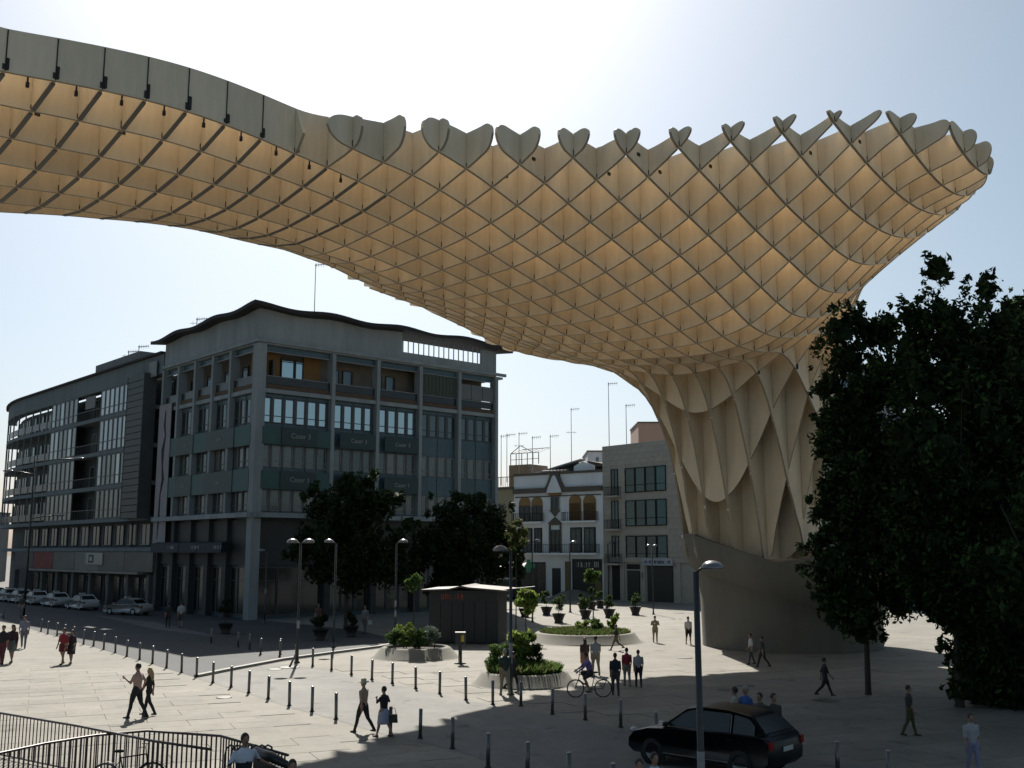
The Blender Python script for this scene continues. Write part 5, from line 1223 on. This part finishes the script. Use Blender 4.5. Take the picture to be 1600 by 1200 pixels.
person('man in straw hat and tan shirt walking left by the near bollards', 567, 1060, 1145, 62, (.32,.22,.16), BK, walk=.9, hat=True, hair='grey')
person('woman in black top and pale blue knee length skirt beside the hatted man', 599, 1073, 1152, 62, BK, (.3,.3,.35), walk=.7, legs='bare', sleeves=True, skirt=((.27,.285,.36),.48,.03), wide=1.12, pose={'arms': [((-.28,.10,1.2),(-.10,.24,1.32)), ((.3,-.02,1.18),(.2,.12,1.32))]})
person('woman in red top and skirt walking toward the camera in the far left pair', 97, 981, 1038, 165, (.20,.016,.022), (.12,.012,.018), walk=.5, legs='bare', skirt=((.10,.012,.018),.62,.0), hair='dark')
person('woman in dark knee length dress beside the woman in red', 110, 984, 1037, 170, (.02,.018,.026), (.02,.018,.026), walk=.4, legs='bare', skirt=((.02,.018,.026),.5,.0), hair='dark')
person('man in grey blue shirt and grey trousers walking away at the far left', 36, 961, 1013, 200, (.17,.175,.235), (.12,.125,.14), walk=.8, hair='dark')
person('woman with long dark hair, dark top and red bag at the far left', 17, 966, 1036, 175, (.035,.018,.026), (.15,.16,.17), walk=.5, legs='shorts', hair='dark', long_hair=True, sleeves='long', skirt=((.10,.105,.11),.6,.0))
person('person in black top and dark red trousers cut by the left edge', 2, 975, 1038, 180, (.015,.015,.018), (.09,.02,.03), walk=.4, hair='dark')
person('man in dark green shirt and khaki trousers next to the dark lamp', 789, 1013, 1087, 20, (.02,.035,.028), (.19,.165,.115), walk=.6, hair='grey')
person('person in black striding right just behind the dark lamp pole', 802, 1016, 1078, 285, BK, BK, walk=1.1)
person('woman with long dark hair and orange skirt walking away past the cyclist', 914, 996, 1053, 15, (.045,.026,.02), (.3,.15,.05), walk=.5, hair='dark', long_hair=True, skirt=((.30,.15,.07),.55,.03), legs='bare')
person('man in grey shirt and khaki trousers beside the orange skirt', 931, 993, 1055, 10, (.24,.24,.255), (.22,.19,.14), walk=.6)
person('person in navy shirt and brown trousers walking away at the shadow edge', 962, 1020, 1087, 5, (.017,.02,.036), (.055,.045,.04), walk=.35, wide=1.08)
person('person in red shirt and tan trousers, middle of the trio by the shadow edge', 980, 1012, 1072, 5, (.22,.015,.03), (.19,.165,.13), walk=.4, wide=1.05)
person('person in grey shirt and black trousers, right of the trio', 998, 1015, 1074, 0, (.27,.26,.265), BK, walk=.5, hair='dark')
person('man in dark shirt and olive trousers striding in front of the large bed', 963, 975, 1016, 100, (.02,.022,.02), (.10,.095,.05), walk=1.35)
person('person in tan clothes walking toward the camera on the sunny plaza', 1024, 962, 1004, 180, (.34,.27,.19), (.30,.23,.14), walk=.35, pose={'arms': [((-.27,.06,1.16),(-.12,.22,1.2)), ((.27,.06,1.16),(.1,.23,1.22))]}, wide=1.1)
person('person in white top and black shorts beside the concrete foot', 1076, 963, 1007, 190, (.62,.6,.6), BK, walk=.4, legs='shorts')
person('person in white top walking in the shade in front of the concrete foot', 1174, 996, 1038, 90, (.42,.42,.44), (.06,.06,.065), walk=.5)
person('dark dressed person with wide stride in front of the concrete foot', 1192, 994, 1043, 60, (.035,.034,.036), (.02,.02,.022), walk=.9)
person('dark dressed person striding under the tree right of the concrete foot', 1290, 1031, 1088, 270, (.014,.014,.016), BK, walk=1.1)
def behind(px, yhead, h): q = gnd(px, yhead, h); return Vector((q.x, q.y, 0))
person('person with dark hair and cream top behind the dark car', 1148, 0, 0, 60, (.33,.31,.26), (.1,.1,.1), p=behind(1148,1073,1.68), h=1.68, walk=.4)
person('person in blue shirt behind the dark car', 1164, 0, 0, 120, (.03,.085,.26), (.05,.05,.06), p=behind(1165,1071,1.74), h=1.74, walk=.3, hair='grey')
person('person in drab green top behind the rear of the dark car', 1187, 0, 0, 130, (.07,.065,.05), (.04,.04,.04), p=behind(1187,1082,1.66), h=1.66, walk=.3)
person('tall person in dark brown clothes behind the rear of the dark car', 1207, 0, 0, 200, (.04,.035,.03), (.03,.03,.03), p=behind(1208,1083,1.72), h=1.72, walk=.3)
person('person in light blue top cut by the bottom edge in front of the car', 1024, 0, 0, 200, (.32,.45,.56), (.05,.06,.1), p=behind(1022,1176,1.66), h=1.66)
person('dark haired person in black cut by the bottom edge, left of the blue top', 998, 0, 0, 180, BK, BK, p=behind(998,1186,1.62), h=1.62)
person('dim person with a pale bag in the deep shade under the trees', 1423, 1088, 1150, 250, (.035,.03,.03), (.06,.055,.02), walk=.6)
person('person in white top and lilac trousers in the dark lower right', 1522, 1134, 1212, 185, (.30,.30,.31), (.20,.20,.30), walk=.4)
person('person in white shirt walking in the shade before the office block corner', 282, 939, 981, 10, (.33,.345,.35), (.05,.05,.055), walk=.5, legs='shorts')
person('dark dressed person just left of the white shirt in the shade', 262, 941, 981, 20, (.03,.03,.034), (.025,.025,.03), walk=.5)
person('pale dressed person holding a white bag in the shade behind the first planter', 570, 938, 990, 150, (.15,.155,.165), (.09,.09,.095), walk=.4)
person('person in dark brown clothes standing in the shade by the lamp post', 497, 935, 985, 160, (.08,.045,.04), (.03,.028,.03), walk=.2)
person('person walking between the white taxis on the shaded street', 72, 905, 937, 100, (.10,.10,.105), (.07,.07,.07), walk=.6)
person('pedestrian standing on the shaded street left of the taxis', 33, 922, 965, 170, (.035,.035,.04), (.16,.16,.17), walk=.3)
def near(px, yhead, h): q = gnd(px, yhead, h); return Vector((q.x, q.y, 0))
person('man in black and white striped polo shirt at the stair railing, foreground', 383, 0, 0, 215, (.52,.54,.62), (.04,.05,.08), p=near(383,1146,1.80), h=1.80, stripes=True, sleeves=True, wide=1.12, pose={'arms': [((-.36,-.12,1.2),(-.5,.04,1.12)), ((.32,.03,1.16),(.36,.2,1.05))]})
person('person in dark clothes whose head shows at the bottom edge right of the stairs', 457, 0, 0, 200, (.02,.016,.016), (.03,.03,.03), p=near(457,1187,1.70), h=1.70)
bp_ = gnd(601, 1140); bag = thing('shoulder_bag', 'dark shoulder bag carried by the woman in the pale skirt', 'bag', (gnd(612,1152).x, gnd(612,1152).y+.02, .42))
MB().prism([(-.17,.0),(.17,.0),(.15,.24),(-.15,.24)], -.05, .05).build('bag_body', mat('bag_leather', (.04,.03,.02), .6, .2, 4), bag); MB().tube([(-.12,0,.24),(-.08,0,.42),(.08,0,.42),(.12,0,.24)], .012, 6).build('strap', mat('bag_leather', (.04,.03,.02), .6, .2, 4), bag)
wp_ = gnd(571, 990); hbag = thing('white_bag', 'small white carrier bag held by the pale dressed person in the shade', 'bag', (wp_.x+.3, wp_.y-.12, .62))
MB().prism([(-.14,0),(.14,0),(.12,.26),(-.12,.26)], -.05, .05).build('bag_body', mat('white_plastic', (.6,.6,.6), .5, .1, 4), hbag); MB().tube([(-.06,0,.26),(0,0,.36),(.06,0,.26)], .008, 5).build('handle', mat('white_plastic', (.6,.6,.6), .5, .1, 4), hbag)

# ================================================================== BICYCLES
M_bike = mat('bike_paint', (.012,.012,.014), .35, .1, 3, metal=.3); M_tyre = mat('tyre_rubber', (.012,.012,.012), .8, .2, 6); M_chrome = mat('chrome', (.45,.45,.45), .2, .05, 3, metal=1)
def bicycle(label, p, ang, group=None, rear_rack=True):
    t = thing('bicycle', label, 'bicycle', p, ang, group); wr = .34
    for x in (-.53,.53):
        w_ = MB(); w_.torus((x,0,wr),(0,1,0),wr-.015,.017,28,6); wo = w_.build('wheel', M_tyre, t)
        sp = MB(); sp.torus((x,0,wr),(0,1,0),wr-.04,.008,24,4)
        for k in range(12):
            a = math.pi*2*k/12; sp.tube([(x,0,wr),(x+(wr-.04)*math.cos(a),0,wr+(wr-.04)*math.sin(a))],.0025,3)
        sp.ell((x,0,wr),.025,.04,.025,8,5); sp.build('rim', M_chrome, wo)
        MB().add([(x+ (wr+.03)*math.cos(R(a)), y, wr+(wr+.03)*math.sin(R(a))) for a in range(20,165,12) for y in (-.025,.025)], [(2*k,2*k+1,2*k+3,2*k+2) for k in range(12)]).build('mudguard', M_bike, t)
    b = MB(); bb=(-.08,0,.29); st=(-.2,0,.78); hd1=(.38,0,.86); hd0=(.41,0,.68); rw=(-.53,0,wr); fw=(.53,0,wr)
    for a, c in ((bb,st),(bb,hd0),(st,hd1),(hd0,hd1)): b.tube([a,c],.017,7)
    for y in (-.05,.05): b.tube([(rw[0],y,rw[2]),(bb[0],y*.5,bb[2])],.009,6); b.tube([(rw[0],y,rw[2]),(st[0],y*.3,st[2]-.06)],.008,6); b.tube([(hd0[0],y*.6,hd0[2]),(fw[0]-.03,y,.5),(fw[0],y,fw[2])],.011,6)
    b.build('frame', M_bike, t)
    MB().tube([(.38,0,.86),(.36,0,1.0),(.34,.0,1.02)],.014,6).tube([(.2,-.29,1.04),(.33,-.24,1.05),(.36,0,1.02),(.33,.24,1.05),(.2,.29,1.04)],.012,6).build('handlebar', M_chrome, t)
    sdl = MB(); sdl.ell((-.24,0,.93),.13,.08,.035,10,6); sdl.tube([(-.2,0,.78),(-.225,0,.92)],.013,6); sdl.build('saddle', M_tyre, t)
    cr = MB(); cr.torus((-.08,-.05,.29),(0,1,0),.09,.008,18,4); cr.tube([(-.08,-.07,.29),(.02,-.09,.15)],.01,5); cr.tube([(-.08,.07,.29),(-.18,.09,.43)],.01,5); cr.box(-.03,.07,-.16,-.07,.135,.16); cr.box(-.23,-.13,.07,.16,.42,.445); cr.build('crank', M_chrome, t)
    if rear_rack:
        r_ = MB(); r_.box(-.75,-.3,-.06,.06,.74,.755); r_.tube([(-.7,.05,.74),(-.53,.06,.36)],.007,5); r_.tube([(-.7,-.05,.74),(-.53,-.06,.36)],.007,5); r_.build('rack', M_bike, t)
    return t
cp = gnd(921, 1090)
bicycle('black town bicycle ridden left by the person in purple', cp, R(184))
person('cyclist in purple shirt and dark shorts riding the black bicycle', 921, 0, 0, 94, (.17,.12,.27), (.03,.025,.025), p=cp+Vector((.06,0,.0)), h=1.72, legs='shorts', lean=16, sleeves='long',
       pose={'legs': [((-.10,.27,.74),(-.10,.06,.28)), ((.10,.34,.93),(.10,.16,.55))], 'arms': [((-.27,.33,1.15),(-.26,.50,1.03)), ((.27,.33,1.15),(.26,.50,1.03))]})
bicycle('dark bicycle parked between the two stair railings, cut by the bottom edge', Vector((*rp(203,1172,.95),0)), R(5), rear_rack=False)

# ================================================================== VEHICLES
M_black = mat('black_paint', (.006,.007,.009), .4, .05, 1, coat=.12, spec=.25); M_tax = mat('white_paint', (.62,.63,.64), .3, .05, 1, coat=.5); M_silv = mat('grey_paint', (.28,.29,.3), .3, .05, 1, coat=.5)
G_car = glass('car_glass', (.004,.005,.006), .02, .05); M_trimc = mat('chrome_trim', (.5,.5,.48), .25, .05, 3, metal=.9); M_tail = mat('tail_lamp', (.30,.012,.012), .25, .1, 3); M_head = mat('head_lamp', (.5,.5,.5), .15, .05, 3); M_plate = mat('number_plate', (.6,.6,.57), .5, .05, 3)
def car(label, p, ang, L, W, H, lower, roofp, paint, group=None, suv=False, taxi=False, sc=1.0):
    """lower: side outline of the body (x forward), roofp: greenhouse side outline (belt rear .. belt front)"""
    t = thing('car', label, 'car', p, ang, group); t.scale = (sc,sc,sc)
    b = MB(); ys = [(-.5,.10),(-.47,.03),(-.40,.0),(0,0),(.40,.0),(.47,.03),(.5,.10)]; n = len(lower); cx = 0; cz = sum(z for x,z in lower)/n; vs = []
    for y, ins in ys:
        for x, z in lower: vs.append((x-(x-cx)*ins*.35, y*W, z-(z-cz)*ins*.9))
    fs = [(i*n+k, i*n+(k+1)%n, (i+1)*n+(k+1)%n, (i+1)*n+k) for i in range(len(ys)-1) for k in range(n)] + [tuple(range(n)), tuple((len(ys)-1)*n+k for k in range(n-1,-1,-1))]
    b.add(vs, fs, 0, True)
    belt = min(z for x, z in roofp); top = max(z for x, z in roofp); m = len(roofp); vs = []
    def hw(z): return W*(.455-.10*((z-belt)/(top-belt))**1.3)
    for s_ in (-1,-.75,0,.75,1):
        for x, z in roofp: vs.append((x, s_*hw(z), z+(.03*(1-s_*s_)-.015 if z > top-.12 else 0)))
    b.add(vs, [(i*m+k, i*m+k+1, (i+1)*m+k+1, (i+1)*m+k) for i in range(4) for k in range(m-1)] + [tuple(range(m)), tuple(4*m+k for k in range(m-1,-1,-1))], 0, True)
    b.build('body', paint, t)
    # side windows set 4 mm proud of the greenhouse, chrome strip below them
    xs = [x for x, z in roofp]; zi = lambda x: float(np.interp(x, sorted(xs), [z for x_, z in sorted(roofp)]))
    xr, xf = min(xs), max(xs); span = xf-xr
    cuts = [.10,.30,.335,.60,.635,.93] if suv else [.17,.335,.36,.60,.63,.93]
    for s_ in (-1,1):
        for k in (0,2,4):
            a, c = xr+span*cuts[k], xr+span*cuts[k+1]; q = []
            N_ = 6
            for j in range(N_+1): x = a+(c-a)*j/N_; q.append((x, belt+.05))
            for j in range(N_,-1,-1): x = a+(c-a)*j/N_; q.append((x, max(belt+.06, min(zi(x)-.07, top-.09))))
            w_ = MB(); w_.add([(x, s_*(hw(z)+.006), z) for x, z in q], [tuple(range(len(q)))]); w_.build('side_window', G_car, t)
        MB().bar((xr+span*.08, s_*(W*.457), belt+.03), (xr+span*.95, s_*(W*.457), belt+.03), .014, .022).build('belt_trim', M_trimc, t)
        if suv:
            for q in (.317,.617): MB().bar((xr+span*q-.03*0, s_*(hw(belt)+.008), belt+.05), (xr+span*q+.02, s_*(hw(top-.1)+.008), top-.12), .012, .055).build('pillar_trim', M_trimc, t)
        MB().bar((-L*.26, s_*W*.497, .36), (L*.24, s_*W*.497, .36), .016, .03).build('sill_trim', M_trimc if suv else M_tyre, t)
        mi = MB(); mi.ell((xr+span*.93, s_*(W*.5+.07), belt+.1), .07,.11,.07,8,5); mi.build('mirror', paint, t)
        for q in (.36,.62): MB().box(xr+span*q-.22, xr+span*q-.06, s_*W*.5-.01, s_*W*.5+.014, belt-.12, belt-.09).build('door_handle', paint, t)
        for x in (-L*.30, L*.305):
            R_ = .36 if suv else .31
            ty = MB(); ty.lathe([(R_*.62,-.1),(R_*.97,-.1),(R_,-.06),(R_,.06),(R_*.97,.1),(R_*.62,.1)], 22, 0, True, Matrix.Translation((x,s_*(W*.5-.095),R_))@Matrix.Rotation(R(90),4,'X'), cap=False); to = ty.build('wheel', M_tyre, t)
            ri = MB(); ri.lathe([(.04,.085*1),(R_*.25,.06),(R_*.6,.075),(R_*.64,.1)], 18, 0, True, Matrix.Translation((x,s_*(W*.5-.095),R_))@Matrix.Rotation(R(-90*s_),4,'X'), cap=False)
            ri.build('rim', M_silv, to)
            ah = MB(); ah.lathe([(R_*1.0,0),(R_*1.17,0)], 22, 0, False, Matrix.Translation((x,s_*(W*.5-.004),R_+.02))@Matrix.Rotation(R(90),4,'X'), cap=False); ah.build('wheel_arch', M_tyre, t)
    # windscreens
    rp_ = sorted(roofp)
    for (x0,z0),(x1,z1),nm in ((rp_[0],rp_[1],'rear_window'),(rp_[-2],rp_[-1],'windscreen')):
        off = -.012 if nm == 'rear_window' else .012
        a = (x0*.86+x1*.14, z0*.86+z1*.14); c = (x0*.12+x1*.88, z0*.12+z1*.88)
        if nm == 'windscreen': a, c = (x1*.88+x0*.12, z1*.88+z0*.12), (x1*.1+x0*.9, z1*.1+z0*.9)
        MB().add([(a[0]+off,-hw(a[1])*.86,a[1]+.01),(a[0]+off,hw(a[1])*.86,a[1]+.01),(c[0]+off,hw(c[1])*.84,c[1]+.012),(c[0]+off,-hw(c[1])*.84,c[1]+.012)], [(0,1,2,3)]).build(nm, G_car, t)
    zb_ = belt-.16
    for s_ in (-1,1):
        x = min(q[0] for q in lower); tl = MB(); tl.box(x-.005, x+.26, s_*W*.44-.08, s_*W*.44+.08, zb_-.1, zb_+.09); tl.build('tail_light', M_tail, t)
        x = max(q[0] for q in lower); hl = MB(); hl.ell((x-.13, s_*W*.38, zb_-.06), .14,.12,.085,8,6); hl.build('headlight', M_head, t)
    x = min(q[0] for q in lower); MB().box(x-.02,x+.0,-.26,.26,zb_-.2,zb_-.08).build('number_plate', M_plate, t)
    if taxi: MB().box(.05,.25,-.3,.3,top+.015,top+.14).build('roof_sign', mat('taxi_sign', (.5,.52,.5), .5, .05, 3), t)
    return t
suv_low = [(-2.28,.42),(-2.3,.62),(-2.27,.95),(-2.18,1.10),(-1.2,1.12),(.75,1.07),(1.6,1.0),(2.08,.86),(2.27,.66),(2.3,.40),(2.1,.26),(-2.1,.28)]
suv_roof = [(-2.12,1.10),(-1.62,1.58),(-.9,1.68),(0,1.68),(.35,1.60),(1.12,1.06)]
cpos = (gnd(1115, 1197)); cpos.z = 0
car('black sport utility car with chrome window trim parked by the near lamp', cpos, R(180-42), 4.6, 1.9, 1.68, suv_low, suv_roof, M_black, suv=True, sc=.93)
sed_low = [(-2.15,.36),(-2.2,.55),(-2.16,.88),(-1.55,.95),(-.9,.94),(.8,.92),(1.5,.84),(2.02,.72),(2.15,.52),(2.15,.32),(2.0,.22),(-2.0,.22)]
sed_roof = [(-1.62,.94),(-.95,1.38),(-.35,1.44),(.25,1.41),(1.0,.90)]
RDIR = math.atan2(_t2.y, _t2.x)
for k, (px, py, lab) in enumerate([(214,958,'white saloon taxi nearest the corner at the front of the rank'),(143,943,'white saloon taxi second in the rank before the arcade'),(102,938,'white taxi third in the rank, with people at its doors'),(71,930,'white taxi fourth in the rank partly hidden by a pedestrian'),(47,923,'white taxi fifth in the rank by the tall road lamp'),(27,917,'white taxi at the far end of the rank'),(6,910,'silver grey car beyond the taxi rank at the left edge')]):
    q_ = CORN + Vector((_t2.x,_t2.y,0))*(along(CORN-Vector((_t1.x,_t1.y,0))*4.2, _t2, px)) - Vector((_t1.x,_t1.y,0))*4.2; p = Vector((q_.x, q_.y, 0)); car(lab, p, RDIR+R(rnd.uniform(-3,3))+(R(25) if k == 0 else 0), 4.3, 1.72, 1.44, sed_low, sed_roof, M_tax if k < 6 else M_silv, 'white cars along the arcade' , taxi=k < 6)
# delivery van, scooter, awnings by the white house
vp = gnd(797, 936); vt = thing('delivery_van', 'dark delivery van with white roof edge parked beyond the kiosk', 'van', vp, R(75))
MB().prism([(-2.6,.35),(-2.6,2.3),(1.2,2.35),(1.9,1.45),(2.6,1.2),(2.65,.4)], -.95, .95).build('body', mat('van_paint', (.035,.038,.04), .35, .1, 1, coat=.3), vt)
MB().box(-2.65,1.25,-.98,.98,2.352,2.45).build('roof_panel', mat('van_roof', (.7,.7,.7), .4, .05, 1), vt)
for s_ in (-1,1):
    MB().box(.3,1.2,s_*.955-.006,s_*.955+.006,1.4,2.1).build('side_window', G_car, vt)
    for x in (-1.7,1.7): MB().lathe([(.15,-.1),(.33,-.1),(.34,.1),(.15,.1)], 16, 0, True, Matrix.Translation((x,s_*.9,.34))@Matrix.Rotation(R(90),4,'X')).build('wheel', M_tyre, vt)
    MB().box(-2.62,-2.55,s_*.8-.1,s_*.8+.1,.9,1.25).build('tail_light', M_tail, vt)
MB().box(-2.64,-2.601,-.7,.7,1.35,2.05).build('rear_window', G_car, vt); MB().box(-2.7,-2.6,-.9,.9,.4,.62).build('bumper', mat('van_bumper', (.6,.6,.6), .4, .05, 1), vt)
sp_ = gnd(852, 928); stt = thing('motor_scooter', 'parked dark red motor scooter in front of the white house', 'scooter', sp_, R(200))
for x in (-.6,.62): MB().lathe([(.09,-.05),(.23,-.05),(.24,.05),(.09,.05)], 16, 0, True, Matrix.Translation((x,0,.24))@Matrix.Rotation(R(90),4,'X')).build('wheel', M_tyre, stt)
sb_ = MB(); sb_.prism([(-.85,.45),(-.8,.72),(-.2,.78),(-.1,.4),(.25,.3),(.42,.9),(.52,.9),(.5,.25),(-.4,.22)], -.14, .14); sb_.ell((-.5,0,.55),.4,.2,.2); sb_.build('body', mat('scooter_paint', (.12,.01,.012), .3, .1, 2, coat=.5), stt)
MB().ell((-.4,0,.82),.36,.14,.07).build('seat', M_tyre, stt); MB().tube([(.4,-.32,1.02),(.46,0,1.0),(.4,.32,1.02)],.018,6).tube([(.46,0,.9),(.46,0,1.0)],.03,6).build('handlebar', M_bike, stt); MB().box(-.95,-.62,-.2,.2,.8,1.15).build('top_box', M_silv, stt); MB().ell((.55,0,.8),.05,.09,.09).build('headlight', M_head, stt)
ap = at(797, 884, 108); at_ = thing('white_awning', 'crumpled white awning over a shop beside the dark street trees', 'awning', (ap.x, ap.y, 0), R(-20))
aw = MB(); vs = []
for i in range(9):
    for j in range(4): vs.append((-1.9+i*.48, -j*.5, ap.z+.3-j*.16+.13*math.sin(i*1.7+j)+.05*((i*j)%3)))
aw.add(vs, [(i*4+j, i*4+j+1, i*4+j+5, i*4+j+4) for i in range(8) for j in range(3)], 0, True); aw.build('canvas', mat('white_canvas', (.8,.8,.78), .8, .1, 2), at_)
for x in (-1.85,1.9): MB().tube([(x,0,0),(x,0,ap.z+.3)],.03,6).build('pole', M_pole, at_)
gp = at(826, 884, 116); gt = thing('green_sign', 'bright green shop sign on a bracket left of the white house door', 'sign', (gp.x, gp.y, gp.z))
g_ = MB(); g_.box(-.7,.7,-.06,.06,-.22,.22); g_.box(-.22,.22,-.065,.065,-.7,.7); g_.build('cross_plate', mat('green_plate', (.01,.2,.09), .4, .1, 2), gt); MB().bar((.0,.1,0),(.0,1.4,0),.06,.06).build('bracket', M_pole, gt)

# ================================================================== ANTENNAS AND ROOFTOP MASTS
M_ant = mat('antenna_metal', (.30,.30,.30), .4, .1, 3, metal=.5)
def antenna(px, ytop, ybot, depth, label, kind=0, r=.05):
    a, c = at(px, ybot, depth), at(px, ytop, depth); H_ = c.z-a.z
    t = thing('rooftop_antenna', label, 'antenna', a)
    MB().tube([(0,0,-1.5),(0,0,H_)], [r, r*.7], 6).build('mast', M_ant, t)
    e = MB()
    if kind != 3:
        e.bar((-.1,0,H_-.15),(1.1,0,H_-.05),.05,.05)
        for k in range(5): e.bar((.05+k*.24,-.35+.02*k,H_-.14+k*.02),(.05+k*.24,.35-.02*k,H_-.14+k*.02),.03,.03); e.bar((.05+k*.24,0,H_-.4+k*.02),(.05+k*.24,0,H_+.1),.025,.025)
        if kind == 2: e.bar((-.7,0,H_*.55),(.7,0,H_*.55),.04,.04); e.bar((-.4,0,H_*.55-.2),(-.4,0,H_*.55+.2),.03,.03); e.bar((.4,0,H_*.55-.2),(.4,0,H_*.55+.2),.03,.03)
        e.build('dipole', M_ant, t)
for q in [(491,412,492,100,'tall thin mast on the wavy roof of the office block',0),(783,680,740,132,'antenna on the terrace roof, leftmost of the far group',0),(792,678,735,133,'taller antenna next to the leftmost one of the far group',0),(811,676,722,134,'antenna above the pergola frame, third from the left',2),(832,682,722,134,'antenna above the white house, fourth from the left',0),(860,680,726,136,'slightly leaning antenna above the curved gable',0),(893,638,722,137,'very tall antenna mast above the white house roof',2),(952,598,698,124,'very tall antenna mast on the left of the beige stone building',0),(979,632,692,124,'bent antenna mast on the beige stone building',0),(307,497,515,108,'small antenna pair above the left end of the wavy roof',2),(216,540,562,112,'thin aerial on the apartment block roof near the tall screen',0),(200,548,566,114,'little dish like aerial on the apartment block roof',2)]: antenna(*q)
